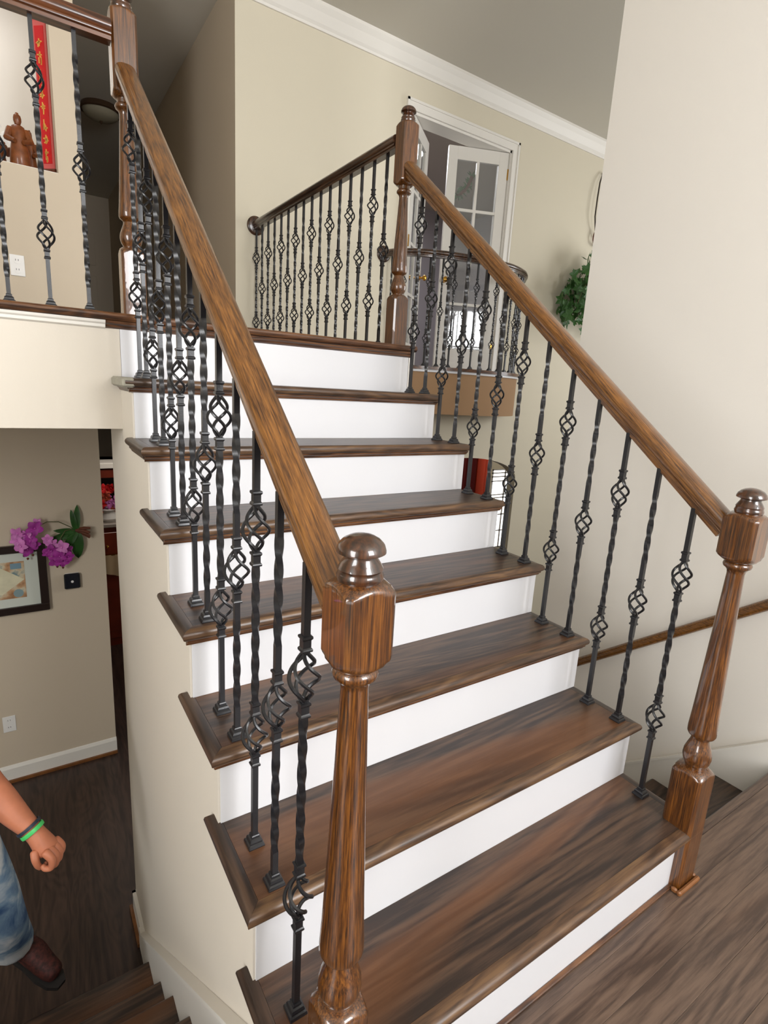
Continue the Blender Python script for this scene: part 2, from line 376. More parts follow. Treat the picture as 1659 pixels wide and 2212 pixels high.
# far wall: door opening x2.5..3.6 z ZU..3.49 ; arch x 2.58..4.12
DX0, DX1, DZ = 2.50, 3.60, 3.49
T = .16
mb = MB()
mb.box((1.0625, D, 1.1), (DX0, D+T, ZC)); mb.box((DX1, D, 1.1), (7.1, D+T, ZC)); mb.box((DX0, D, DZ), (DX1, D+T, ZC)); mb.box((DX0, D, 1.1), (DX1, D+T, ZU-.03))
ax, ah, sp, rs = 3.35, .765, .48, .235
mb.box((1.3, D, ZL), (ax-ah, D+.11, 1.1)); mb.box((ax+ah, D, ZL), (7.1, D+.11, 1.1))
arc = [(ax+ah*math.cos(a), sp+rs*math.sin(a)) for a in [PI*i/24 for i in range(25)]]
mb.prism([(ax+ah, 1.1)]+arc+[(ax-ah, 1.1)], 'y', D, D+.11)
struct(mb.build('wall_far', M_wall))
# corridor right wall
struct(MB().box((1.062, D+.001, 1.1), (1.16, 9.3, ZC)).build('wall_corridor', M_tan))
# left hall wall with niche: opening x -1.1..-.006, z 2.385..3.3 ; spans both storeys
mb = MB(); x1 = .112
mb.box((-3.0, YL, ZL), (x1, YL+.12, 2.385)); mb.box((-.006, YL, 2.385), (x1, YL+.12, 3.35)); mb.box((-3.0, YL, 3.35), (x1, YL+.12, ZC)); mb.box((-3.0, YL, 2.385), (-1.2, YL+.12, 3.35))
mb.box((.004, YL+.12, 1.1), (x1, 9.3, ZC))
mb.box((-1.3, YL+.12, 2.3), (.004, 4.35, 2.385))
struct(mb.build('wall_hall', M_tan))
mb = MB(); mb.box((-1.2, 4.2, 2.386), (.003, 4.3, ZC)); mb.box((-1.3, YL+.121, 2.386), (-1.2, 4.3, ZC)); mb.box((-1.2, YL+.01, 2.386), (-.007, 4.2, 2.390))
struct(mb.build('trim_5', M_trim))
# wall under the stairs, left and right (stepped top hidden under treads)
def under(xa, xb, y_end, name, m):
    mb = MB()
    for k in range(1, 8): mb.box((xa, (k-1)*G+.004, ZL), (xb, k*G+(.004 if k < 7 else 0), k*RI-.027))
    mb.box((xa, 7*G, ZL), (xb, y_end, 1.16)); mb.box((xa, 7*G+.018, 1.10), (xb, 1.57, ZU-.03))
    return struct(mb.build(name, m))
under(.022, .1, 1.86, 'wall_stair_left', M_knee)
under(1.16, 1.244, 1.56, 'wall_stair_right', M_wallw)
struct(MB().box((.022, 0.0, ZL), (1.244, .05, -.16)).build('wall_landing', M_wallw))
# baseboards
struct(MB().prism([(YL, ZL), (YL-.014, ZL), (YL-.014, ZL+.095), (YL-.006, ZL+.112), (YL, ZL+.115)], 'x', -3.0, x1+.002).build('baseboard_hall', M_trim))
struct(MB().box((-3.0, YL-.028, ZL), (x1+.002, YL-.014, ZL+.018)).build('trim_1', M_brownquarter))
mb = MB(); mb.box((.006, 1.86, ZL), (.1, 1.874, ZL+.11)); mb.box((.006, 1.66, ZL), (.022, 1.874, ZL+.11))
struct(mb.build('baseboard_stair', M_trim))
struct(MB().box((-.008, 1.655, ZL), (.1, 1.885, ZL+.02)).build('trim_2', M_brownquarter))
# crown moulding on far wall
cr = [(D, ZC-.13), (D-.012, ZC-.13), (D-.016, ZC-.115), (D-.03, ZC-.10), (D-.06, ZC-.05), (D-.078, ZC-.028), (D-.084, ZC-.02), (D-.084, ZC), (D, ZC)]
struct(MB().prism(cr, 'x', 1.07, 7.0).build('trim_3', M_trim))
# door casing
mb = MB()
for (a, b) in ((DX0-.075, DX0), (DX1, DX1+.075)):
    mb.box((a, D-.018, ZU), (b, D, DZ+.075)); 
    c = a if a > 3 else b
    mb.box(((b-.018) if a > 3 else a, D-.026, ZU), (b if a > 3 else a+.018, D-.018, DZ+.075))
mb.box((DX0, D-.018, DZ), (DX1, D, DZ+.075)); mb.box((DX0-.075, D-.026, DZ+.057), (DX1+.075, D-.018, DZ+.075))
mb.box((DX0-.001, D, ZU), (DX0+.018, D+T, DZ)); mb.box((DX1-.018, D, ZU), (DX1+.001, D+T, DZ)); mb.box((DX0, D, DZ-.018), (DX1, D+T, DZ+.001))
struct(mb.build('trim_4', M_trim))
# study behind the doors
mb = MB(); mb.box((1.8, 6.3, 1.1), (5.6, 6.4, ZC)); mb.box((1.7, D+T, 1.1), (1.8, 6.4, ZC)); mb.box((5.6, D+T, 1.1), (5.7, 6.4, ZC))
struct(mb.build('wall_study', M_study))
struct(MB().box((1.7, D+.005, 1.2), (5.7, 6.4, ZU-.005)).build('floor_study', M_nos))
# french door leaves: door_1 (left), door_2 (right)
def leaf(name, hx, hy, ang, wdt, flip, knob_side):
    o = MB()
    h = DZ-.02-ZU-.012; t = .034; st = .085
    o.box((0, -t/2, 0), (st, t/2, h), .002); o.box((wdt-st, -t/2, 0), (wdt, t/2, h), .002)
    o.box((st, -t/2, 0), (wdt-st, t/2, .20)); o.box((st, -t/2, h-.105), (wdt-st, t/2, h))
    d = struct(o.build(name, M_trim)); d.location = (hx, hy, ZU+.01); d.rotation_euler = (0, 0, ang)
    iw = wdt-2*st; z0, z1 = .20, h-.105
    MB().box((wdt/2-.012, -.014, z0), (wdt/2+.012, .014, z1)).build('muntin', M_trim, d)
    for k in range(1, 4):
        z = z0+(z1-z0)*k/4
        for a, b in ((st, wdt/2-.012), (wdt/2+.012, wdt-st)): MB().box((a, -.014, z-.012), (b, .014, z+.012)).build('muntin', M_trim, d)
    for c in range(2):
        for k in range(4):
            xa = st if c == 0 else wdt/2+.012; xb = wdt/2-.012 if c == 0 else wdt-st
            za = z0+(z1-z0)*k/4+(.012 if k else 0); zb = z0+(z1-z0)*(k+1)/4-(.012 if k < 3 else 0)
            MB().box((xa, -.002, za), (xb, .002, zb)).build('pane', M_glass, d)
    for sgn in (-1, 1):
        kb = MB(); prof = [(0.002, 0), (.022, .001), (.022, .006), (.009, .01), (.009, .028), (.02, .036), (.026, .048), (.024, .06), (.014, .068), (.002, .07)]
        kb.lathe(prof, 16); q = kb.build('knob', M_brass, d, True, (wdt-.042, sgn*t/2, .80)); q.rotation_euler = (PI/2*(1 if sgn < 0 else -1), 0, 0)
    for z in (.18, h/2, h-.22):
        MB().box((-.012, -t/2-.004, z), (.004, t/2, z+.09)).build('hinge', M_brass, d)
    return d
leaf('door_1', DX0+.02, D+.02, math.radians(40), .50, 1, 1)
leaf('door_2', DX1-.02, D+.02, PI-math.radians(23), .56, -1, 1)
# lower room behind the arch
mb = MB(); mb.box((1.8, 5.6, ZL), (1.9, 9.3, 1.1)); mb.box((1.8, 5.5, ZL), (5.82, 5.6, 1.1)); mb.box((6.7, 5.5, ZL), (7.0, 5.6, 1.1)); mb.box((5.82, 5.5, .20), (6.7, 5.6, 1.1)); mb.box((5.82, 5.5, ZL), (6.7, 5.6, -1.1))
struct(mb.build('wall_sunroom', M_wall))
struct(MB().box((1.16, D+.11, 1.08), (7.0, 5.6, 1.12)).box((1.16, 5.6, 1.08), (1.9, 9.3, 1.12)).build('ceiling_lower', M_ceil))
# ------------------------------------------------------------------ MAIN STAIRCASE
stair = thing('staircase', 'main staircase of dark oak treads and white risers climbing to the upper hall', 'staircase')
def tread(k, par, xl, xr, yf, yb, z, left_ret=True, right_ret=True, t=.027, rw=.032, mside=None):
    mb = MB(); slab(mb, [(xl+rw, yf+rw+.0004), (xr-rw, yf+rw+.0004), (xr-rw, yb), (xl+rw, yb)], [0, 0, 0, 0], z-t, z)
    o = mb.build('tread', M_tread, par, True)
    mb = MB(); slab(mb, [(xl, yf), (xr, yf), (xr-rw, yf+rw), (xl+rw, yf+rw)], [1, 0, 0, 0], z-t, z)
    mb.build('nosing', M_edge, o, True)
    if left_ret:
        r = MB(); slab(r, [(xl+.0006, yf+.0006), (xl+rw-.0006, yf+rw+.0), (xl+rw-.0006, yb+.045), (xl+.0006, yb+.045)], [0, 0, 1, 1], z-t, z)
        r.build('return_nosing', M_tread_y, o, True)
    if right_ret:
        r = MB(); slab(r, [(xr-rw+.0006, yf+rw), (xr-.0006, yf+.0006), (xr-.0006, yb+.045), (xr-rw+.0006, yb+.045)], [0, 1, 1, 0], z-t, z)
        r.build('return_nosing', M_tread_y, o, True)
    return o
for k in range(1, 8):
    yf = (k-1)*G-N; yb = k*G; z = k*RI
    o = tread(k, stair, 0, W, yf, yb, z)
    # cove under the nosing, front and sides
    yr = (k-1)*G
    pr = [(0, -.0005), (-.018, -.0005), (-.017, -.006), (-.010, -.010), (-.008, -.015), (0, -.018)]
    cz = z-.027
    mbc = MB(); mbc.prism([(yr+a, cz+b) for a, b in pr], 'x', A-.014, W-Bo+.004)
    mbc.build('cove_molding', M_nos, o)
    if k > 0:
        mbc = MB(); mbc.prism([(A-.005+a*.7, cz+b) for a, b in pr], 'y', yr+.001, yb+.02); mbc.build('cove_molding', M_tread_y, o)
for k in range(1, 9):
    y = (k-1)*G; z0 = (k-1)*RI; z1 = (k*RI if k < 8 else ZU)-.027
    if k == 8: y = 1.548
    x0, x1r = A, W-Bo
    if k == 1: x0 = .1; x1r = 1.18
    MB().box((x0, y, z0+.0005), (x1r, y+.016, z1)).build('riser', M_white, stair)
# putty-grey unpainted end of the seventh tread where it meets the beam
o = MB(); slab(o, [(-.022, 1.35), (.03, 1.35), (.03, 1.42), (-.022, 1.42)], [1, 0, 1, 1], 7*RI-.028, 7*RI+.001); 
MB().box((-.008, 1.30, 7*RI-.030), (.03, 1.545, 7*RI+.0012), .006).build('plaster_patch', M_putty, stair)
# shoe strip at foot of the first riser
MB().box((.1, -.012, .0003), (1.18, -.0003, .007), .002).build('shoe_strip', M_nos, stair)
# ------------------------------------------------------------------ LOWER FLIGHTS
fl = thing('staircase', 'dark flight going down to the right of the landing, along the pale wall', 'staircase')
for k in range(1, 7):
    z = -RI*1.02*k; yn = .08+.228*k
    mb = MB(); slab(mb, [(W+.004, yn-.25), (XW-.03, yn-.25), (XW-.03, yn), (W+.004, yn)], [0, 0, 1, 0], z-.027, z)
    mb.build('tread', M_tread, fl, True)
    MB().box((W+.004, yn-.256, z-.0), (XW-.03, yn-.241, z+RI*1.02-.028)).build('riser', M_white, fl)
MB().box((W+.004, .08+.228*6-.028, ZL), (XW-.03, .08+.228*6-.013, -RI*1.02*6-.027)).build('riser', M_white, fl)
def skirt(name, xa, xb, y0, zt0, slope, y1, par, m, zb=ZL, capw=.006):
    h = .27
    mb = MB(); mb.prism([(y0, zt0-h), (y0, zt0), (y1, zt0-slope*(y1-y0)), (y1, max(zb, zt0-slope*(y1-y0)-h))], 'x', xa, xb)
    o = mb.build(name, m, par)
    c = .014
    mb = MB(); mb.prism([(y0, zt0), (y0, zt0+c), (y1, zt0+c-slope*(y1-y0)), (y1, zt0-slope*(y1-y0))], 'x', min(xa, xb)-(capw if xa < 0 or xa > 2 else 0)*(1 if xa > 2 else 0)-(0 if xa > 2 else capw), max(xa, xb))
    mb.build('cap_molding', m, o); return o
skirt('skirt_board', XW-.028, XW-.001, .09, .085, .85, 1.29, fl, M_trim)
struct(MB().box((XW-.014, -3.4, 0), (XW-.001, .09, .10)).build('baseboard_right', M_trim))
fr = thing('staircase', 'dark flight rising from the lower floor at the lower left, where the person climbs', 'staircase')
zs = [-.247, -.453, -.658, -.862, -1.067]
ys = [.455, .683, .916, 1.141, 1.407]
for z, yn in zip(zs, ys):
    mb = MB(); slab(mb, [(-1.15, yn-.262), (-.0, yn-.262), (-.0, yn), (-1.15, yn)], [0, 0, 1, 0], z-.027, z)
    mb.build('tread', M_lowtread if False else M_tread, fr, True)
    MB().box((-1.15, yn-.268, z), (-.0, yn-.252, z+.178)).build('riser', M_tread, fr)
MB().box((-1.15, 1.378, ZL), (-.0, 1.392, -1.094)).build('riser', M_tread, fr)
mb = MB(); 
sl = .87
mb.prism([(.0, ZL), (1.66, ZL), (1.66, ZL+.11), (1.60, ZL+.125), (.02, ZL+.125+sl*1.58), (0, ZL+.125+sl*1.6)], 'x', .0005, .0215)
o = mb.build('skirt_board', M_trim, fr)
mb = MB(); mb.prism([(1.60, ZL+.125), (1.60, ZL+.14), (.02, ZL+.14+sl*1.58), (.02, ZL+.125+sl*1.58)], 'x', -.006, .0215); mb.build('cap_molding', M_trim, o)
# ------------------------------------------------------------------ BALUSTER LIBRARY
BW = .0058
def bar_mesh(name, segs, top):
    """segs: list of (z0,z1,twist bool); solid square bar"""
    mb = MB()
    for (z0, z1, pieces) in segs:
        rings = []; ang = 0
        for (a, b, tw) in pieces:
            if not tw: rings += [(a, ang), (b, ang)]
            else:
                n = max(2, round((b-a)/.0075)); q = -round((b-a)/.046)*PI/2
                for i in range(n+1): rings.append((a+(b-a)*i/n, ang+q*i/n))
        V = []; F = []
        for (z, an) in rings:
            for i in range(4):
                t = an+PI/4+i*PI/2; V.append((BW*1.4142*math.cos(t), BW*1.4142*math.sin(t), z))
        n = len(rings)
        for r in range(n-1):
            for i in range(4): j = (i+1) % 4; F.append((r*4+i, r*4+j, r*4+4+j, r*4+4+i))
        F.append((3, 2, 1, 0)); F.append(tuple((n-1)*4+i for i in range(4)))
        mb.add(V, F)
    me = bpy.data.meshes.new(name); me.from_pydata(mb.v, [], mb.f); me.materials.append(M_iron)
    for p in me.polygons: p.use_smooth = True
    me.update(); me.set_sharp_from_angle(angle=math.radians(50)); return me
def data_of(o):
    d = o.data; bpy.data.objects.remove(o); return d
def basket_mesh():
    mb = MB(); H = .042
    for q in range(4):
        pts = []; rad = []
        for i in range(23):
            t = i/22; r = .0042+.0205*math.sin(PI*t)**1.05; a = q*PI/2+PI/4+PI*1.15*t
            pts.append((r*math.cos(a), r*math.sin(a), H-2*H*t)); rad.append(.0034)
        mb.tube(pts, rad, 6)
    return data_of(mb.build('basket', M_iron, None, True))
ME_basket = basket_mesh()
cl = MB(); h = .0142
prof = [(.0076, -h), (.0100, -h+.001), (.0106, -h+.004), (.0098, -h+.006), (.0079, -h+.008), (.0079, h-.008), (.0098, h-.006), (.0106, h-.004), (.0100, h-.001), (.0076, h)]
cl.lathe([(r*1.25, z) for r, z in prof], 4, phase=PI/4)
ME_collar = data_of(cl.build('collar', M_iron, None, False))
sh = MB(); prof = [(.0175, 0), (.0178, .002), (.0165, .007), (.0135, .009), (.0135, .013), (.0118, .017), (.0085, .019), (.0085, .024), (.0072, .026)]
sh.lathe([(r*1.38, z) for r, z in prof], 4, phase=PI/4)
ME_shoe = data_of(sh.build('shoe', M_iron, None, False))
CACHE = {}
def baluster(par, x, y, z, kind, top, off=0.0):
    """kind 'd' double basket, 's' single; off shifts pattern; top = absolute z of bar end"""
    L = round(top-z, 3); key = (kind, L, off)
    if kind == 'd': cs = [.265+off, .697+off]
    else: cs = [.391+off]
    if key not in CACHE:
        if kind == 'd':
            segs = [(0.0, cs[0]-.040, [(0, cs[0]-.040, False)]),
                    (cs[0]+.040, cs[1]-.040, [(cs[0]+.040, cs[0]+.075, False), (cs[0]+.075, cs[1]-.075, True), (cs[1]-.075, cs[1]-.040, False)])]
            e = min(L, 9); segs.append((cs[1]+.040, e, [(cs[1]+.040, e, False)]))
        else:
            c = cs[0]; t0, t1 = c+.12, min(c+.32, L-.03)
            segs = [(0.0, c-.040, [(0, .075, False), (.075, c-.11, True), (c-.11, c-.040, False)]),
                    (c+.040, L, [(c+.040, t0, False), (t0, t1, True), (t1, L, False)])]
        CACHE[key] = bar_mesh('baluster', segs, L)
    b = link('baluster', CACHE[key], par, (x, y, z))
    for c in cs:
        link('basket', ME_basket, b, (0, 0, c)); link('collar', ME_collar, b, (0, 0, c-.0585)); link('collar', ME_collar, b, (0, 0, c+.0585))
    link('shoe', ME_shoe, b, (0, 0, 0.0003))
    return b
RPROF = [(-.018, -.030), (.018, -.030), (.0185, -.020), (.0235, -.0165), (.0245, -.0125), (.0235, -.0095), (.0305, -.003), (.0315, .003), (.0305, .012), (.0265, .0205), (.018, .0255), (.008, .0275), (-.008, .0275), (-.018, .0255), (-.0265, .0205), (-.0305, .012), (-.0315, .003), (-.0305, -.003), (-.0235, -.0095), (-.0245, -.0125), (-.0235, -.0165), (-.0185, -.020)]
def rail(par, pts, m, name='handrail', sc=1.0):
    if len(pts) == 2:      # straight rail: built along local y, then turned, so the grain runs with it
        a, b = Vector(pts[0]), Vector(pts[1]); L = (b-a).length
        V, F = sweep([(u*sc, v*sc) for u, v in RPROF], [(0, 0, 0), (0, L, 0)])
        mb = MB(); mb.add(V, F); o = mb.build(name, m, par, True)
        o.location = a; o.rotation_euler = (b-a).to_track_quat('Y', 'Z').to_euler(); return o
    V, F = sweep([(u*sc, v*sc) for u, v in RPROF], pts)
    mb = MB(); mb.add(V, F); return mb.build(name, m, par, True)
def square_shaft(mb, z0, z1, hw, top_round=0, bot_round=0, ch=.003, n_r=6):
    """square block whose ends taper round (lamb's-tongue) to radius hw*.62"""
    def ring(f, z):   # f=0 square .. 1 circle of radius rr
        out = []
        for i in range(32):
            a = 2*PI*(i+.5)/32; c, s_ = math.cos(a), math.sin(a)
            q = hw/max(abs(c), abs(s_)); q = min(q, hw*1.395)
            out.append((f(q)*c, f(q)*s_, z))
        return out
    rs = []
    if bot_round:
        for i in range(n_r):
            t = i/n_r; R = hw*(.80+.62*math.sin(t*PI/2)); rs.append(ring(lambda q, R=R: min(q, R), z0+bot_round*(t)))
    rs.append(ring(lambda q: q, z0+bot_round)); rs.append(ring(lambda q: q, z1-top_round))
    if top_round:
        for i in range(1, n_r+1):
            t = 1-i/n_r; R = hw*(.80+.62*math.sin(t*PI/2)); rs.append(ring(lambda q, R=R: min(q, R), z1-top_round*t))
    V = [p for r in rs for p in r]; F = []; n = 32
    for k in range(len(rs)-1):
        for i in range(n): j = (i+1) % n; F.append((k*n+i, k*n+j, k*n+n+j, k*n+n+i))
    F.append(tuple(range(n-1, -1, -1))); F.append(tuple((len(rs)-1)*n+i for i in range(n)))
    mb.add(V, F)
def newel(par, x, y, z, sq_top, col_bot, col_top, blk0, blk1, hw=.0425):
    """all heights relative to z: square base to sq_top, vase, tapered column col_bot..col_top, block blk0..blk1, finial"""
    mb = MB(); square_shaft(mb, 0.0, sq_top, hw, top_round=.03)
    o = mb.build('newel_post', M_newel, par, True); o.location = (x, y, z)
    h = col_bot-sq_top
    prof = [(.025, -.006), (.025, .0), (.0275, h*.07), (.033, h*.16), (.036, h*.30), (.0345, h*.44), (.029, h*.60), (.0238, h*.74), (.0225, h*.82), (.026, h*.87), (.033, h*.92), (.0358, h*.98), (.0358, h+.012)]
    L = col_top-col_bot
    for i in range(1, 11): t = i/10; prof.append((.0352+(.0200-.0352)*t**.9, h+.012+(L-.03)*t))
    e = h+L
    prof += [(.0215, e-.010), (.026, e-.004), (.0315, e), (.033, e+.006), (.031, e+.012), (.025, e+.016), (.026, blk0-sq_top+.004)]
    s_ = MB(); s_.lathe(prof, 32); s_.build('turned_column', M_newel, o, True, (0, 0, sq_top))
    b = MB(); square_shaft(b, blk0, blk1, hw, top_round=.022, bot_round=.028); b.build('rail_block', M_newel, o, True)
    fp = [(.030, -.003), (.031, .001), (.0325, .006), (.031, .010), (.030, .013), (.031, .016), (.027, .024), (.0225, .031), (.0225, .034), (.029, .036), (.0335, .0385), (.0335, .042), (.031, .049), (.025, .0555), (.017, .060), (.008, .0625), (.0005, .063)]
    f = MB(); f.lathe(fp, 32); f.build('finial', M_newel_dark, o, True, (0, 0, blk1))
    return o
# ------------------------------------------------------------------ STAIR RAILINGS
XLb, XRb = .072, 1.205
def rz(y): return 1.048+.803*(y-.055)
def stair_railing(x, xr, label, ofs, ny, hn):
    r = thing('stair_railing', label, 'railing')
    newel(r, xr, ny, 0.0005, .372, .478, .953, .968, 1.094, hn)
    newel(r, xr+.003, 1.63, ZU+.0005, .226, .325, .650, .678, .930, .0385)
    pts = [(xr, .05, rz(.05)), (xr, 1.592, rz(1.592))]
    rail(r, pts, M_rail)
    seq = [(1, 1)]+[(k, j) for k in range(2, 8) for j in (0, 1)]
    kind = 'd'
    for (k, j) in seq:
        y = (k-1)*G+(.024 if j == 0 else .134)+ofs
        zt = rz(y)-.030/math.cos(math.atan(.803))+.006
        baluster(r, x, y, k*RI, kind, round(zt, 3)); kind = 's' if kind == 'd' else 'd'
    return r
stair_railing(XLb, .086, 'wood and black iron railing on the left side of the main staircase', .0, .003, .0385)
rr = stair_railing(XRb, 1.2175, 'wood and black iron railing on the right side of the main staircase', .003, .013, .0415)
# quarter round at foot of right newel
mb = MB()
mb.box((1.175-.012, -.0295-.012, .0004), (1.26+.012, -.0295, .016), .004); mb.box((1.175-.012, -.0295, .0004), (1.175, -.0125, .016), .004); mb.box((1.26, -.0295, .0004), (1.272, .045, .016), .004)
mb.build('base_molding', M_brownquarter, rr)
# ------------------------------------------------------------------ UPPER GUARDS
gm = thing('guard_railing', 'upper guard railing running back from the middle newel to a rosette on cream wall', 'railing')
rail(gm, [(1.205, 1.672, 2.405), (1.205, D-.02, 2.405)], M_raild)
def rosette(par, loc, rotz, m=M_raild):
    q = MB(); q.lathe([(.002, .0), (.058, .0), (.063, .004), (.063, .010), (.057, .016), (.048, .020), (.003, .022)], 32)
    o = q.build('rosette', m, par, True, loc); o.rotation_euler = (PI/2, 0, rotz); return o
rosette(gm, (1.205, D, 2.405), 0)
for i in range(16):
    baluster(gm, 1.205, 1.755+i*.1115, ZU, 's' if i % 2 == 0 else 'd', 2.38, .0 if False else (.046 if i % 2 == 0 else -.046+.0))
gl = thing('guard_railing', 'upper left guard railing along the hall edge above the white beam', 'railing')
rail(gl, [(-.82, 1.60, 2.388), (.048, 1.60, 2.388)], M_railx, sc=1.08)
for i in range(6):
    baluster(gl, -.055-i*.1125, 1.60, ZU, 's' if i % 2 == 0 else 'd', 2.38, .046 if i % 2 == 0 else -.046)
mb = newel(gl, -.86, 1.60, ZU+.0005, .238, .335, .665, .695, .935)
# balcony
bal = struct(MB().box((0, 0, 0), (0, 0, 0)).build('floor_balcony', M_brownwall)) if False else None
ctrl = [(2.25, 3.449), (2.30, 3.30), (2.42, 3.17), (2.60, 3.075), (2.82, 3.01), (3.06, 2.98), (3.30, 2.985), (3.52, 3.06), (3.68, 3.17), (3.79, 3.30), (3.83, 3.449)]
def catmull(P, n=6):
    P = [Vector((p[0], p[1])) for p in P]; out = []
    for i in range(len(P)-1):
        p0 = P[max(i-1, 0)]; p1 = P[i]; p2 = P[i+1]; p3 = P[min(i+2, len(P)-1)]
        for k in range(n):
            t = k/n; out.append(.5*((2*p1)+(-p0+p2)*t+(2*p0-5*p1+4*p2-p3)*t*t+(-p0+3*p1-3*p2+p3)*t**3))
    out.append(P[-1]); return out
cur = catmull(ctrl)
def inset(c, d):
    cx, cy = 3.04, 3.45
    out = []
    for i, p in enumerate(c):
        a = c[max(i-1, 0)]; b = c[min(i+1, len(c)-1)]; t = (b-a).normalized(); n = Vector((t.y, -t.x))
        q = p+n*d; q.y = min(q.y, 3.449); out.append(q)
    return out
bal = thing('balcony', 'small bowed balcony ledge with tan face in front of the glazed double doors', 'balcony')
MB().prism([(p.x, p.y) for p in cur], 'z', 1.155, ZU-.045).build('ledge', M_brownwall, bal, True)
c2 = inset(cur, .012); MB().prism([(p.x, p.y) for p in c2], 'z', ZU-.045, ZU-.026).build('white_molding', M_white, bal, True)
c3 = inset(cur, .024); MB().prism([(p.x, p.y) for p in c3], 'z', ZU-.026, ZU).build('floor_edge', M_nos, bal, True)
br = thing('guard_railing', 'bowed balcony railing of thin black balusters in front of the glazed double doors', 'railing')
c4 = inset(cur, -.035)
arcl = [0]
for i in range(1, len(c4)): arcl.append(arcl[-1]+(c4[i]-c4[i-1]).length)
rail(br, [(p.x, p.y, 2.405) for p in inset(cur, -.03)], M_raild)
rosette(br, (2.285, D, 2.405), 0); rosette(br, (3.80, D, 2.405), 0)
def at(s_):
    for i in range(1, len(arcl)):
        if arcl[i] >= s_: t = (s_-arcl[i-1])/(arcl[i]-arcl[i-1]); return c4[i-1].lerp(c4[i], t)
    return c4[-1]
nb = 17
for i in range(nb):
    p = at(.10+(arcl[-1]-.2)*i/(nb-1)); baluster(br, p.x, p.y, ZU, 's' if i % 2 == 0 else 'd', 2.38, .046 if i % 2 == 0 else -.046)
# ------------------------------------------------------------------ wall handrail, lower flight
wr = thing('wall_handrail', 'round brown handrail fixed along the pale right wall above the descending flight', 'handrail')
y0, y1 = -.35, 1.22
hz = lambda y: .617-.795*(y-.221)
mb = MB(); mb.tube([(XW-.055, y0, hz(y0)), (XW-.055, .0, hz(0)), (XW-.055, .6, hz(.6)), (XW-.055, y1, hz(y1))], .0215, 16); mb.build('rail', M_rail, wr, True)
for y in (-.3, 1.16):
    mb = MB(); mb.tube([(XW-.001, y, hz(y)-.07), (XW-.04, y, hz(y)-.065), (XW-.055, y, hz(y)-.04), (XW-.055, y, hz(y)-.018)], .006, 8); mb.build('bracket', M_brass, wr, True)
# ------------------------------------------------------------------ small wall things, hall
def outlet(x, z, label, y=YL):
    t = thing('wall_outlet', label, 'outlet', (x, y, z))
    MB().box((-.034, -.006, -.054), (.034, -.0002, .054), .002).build('cover_plate', M_plate, t)
    for s_ in (-1, 1):
        rcp = MB(); rcp.lathe([(.001, 0), (.0165, 0), (.0165, .0015), (.001, .002)], 20); q = rcp.build('receptacle', M_plate, t, True, (0, -.006, s_*.024)); q.rotation_euler = (PI/2, 0, 0)
        for dx in (-.006, .006): MB().box((dx-.0011, -.0085, s_*.024-.001), (dx+.0011, -.0079, s_*.024+.008)).build('slot', M_slot, q and t)
outlet(-.232, 1.88, 'white double power outlet on the cream wall seen through the upper left guard railing')
outlet(-.485, -.86, 'white wall outlet low on the lower hall wall at the left edge')
th = thing('thermostat', 'small square black thermostat below the purple orchid', 'thermostat', (-.085, YL, .04))
MB().box((-.038, -.004, -.05), (.040, -.0002, .05), .003).build('wall_plate', M_plate, th)
MB().box((-.044, -.026, -.050), (.044, -.004, .050), .006).build('casing', M_black, th)
MB().box((-.034, -.0275, -.040), (.034, -.026, .040)).build('screen', M_screen, th)
MB().lathe([(.001, 0), (.008, 0), (.008, .001), (.001, .001)], 16).build('display_mark', M_plate, th, False, (0, -.0275, 0)).rotation_euler = (PI/2, 0, 0)
# picture: x -.84..-.215, z -.13..+.31
pf = thing('framed_picture', 'dark framed picture with pale mat on the lower hall wall, beside the orchid', 'picture', (-.53, YL, .09))
hw_, hh = .315, .215; fw = .045
mb = MB(); mb.box((-hw_, -.03, hh-fw), (hw_, -.001, hh), .004); mb.box((-hw_, -.03, -hh), (hw_, -.001, -hh+fw), .004); mb.box((-hw_, -.03, -hh+fw), (-hw_+fw, -.001, hh-fw), .004); mb.box((hw_-fw, -.03, -hh+fw), (hw_, -.001, hh-fw), .004)
mb.build('frame', M_frame, pf)
MB().box((-hw_+fw, -.012, -hh+fw), (hw_-fw, -.004, hh-fw)).build('mat_board', M_mat, pf)
MB().box((-.20, -.0135, -.115), (.20, -.012, .115)).build('print', M_art, pf)
mb = MB(); mb.prism([(-.17, 0), (-.05, -.085), (.08, -.085), (.195, 0), (.08, .085), (-.05, .085)], 'y', -.0145, -.0135); mb.build('paper_shape', M_artpaper, pf)
MB().box((.13, -.0148, .07), (.185, -.0136, .105)).build('blue_patch', mat('blue_wash', lin(120, 150, 165), .8), pf)
MB().lathe([(.001, 0), (.026, 0), (.001, .001)], 18).build('blue_spot', mat('grey_blue_wash', lin(130, 152, 155), .8), pf, False, (.16, -.0136, -.085)).rotation_euler = (PI/2, 0, 0)
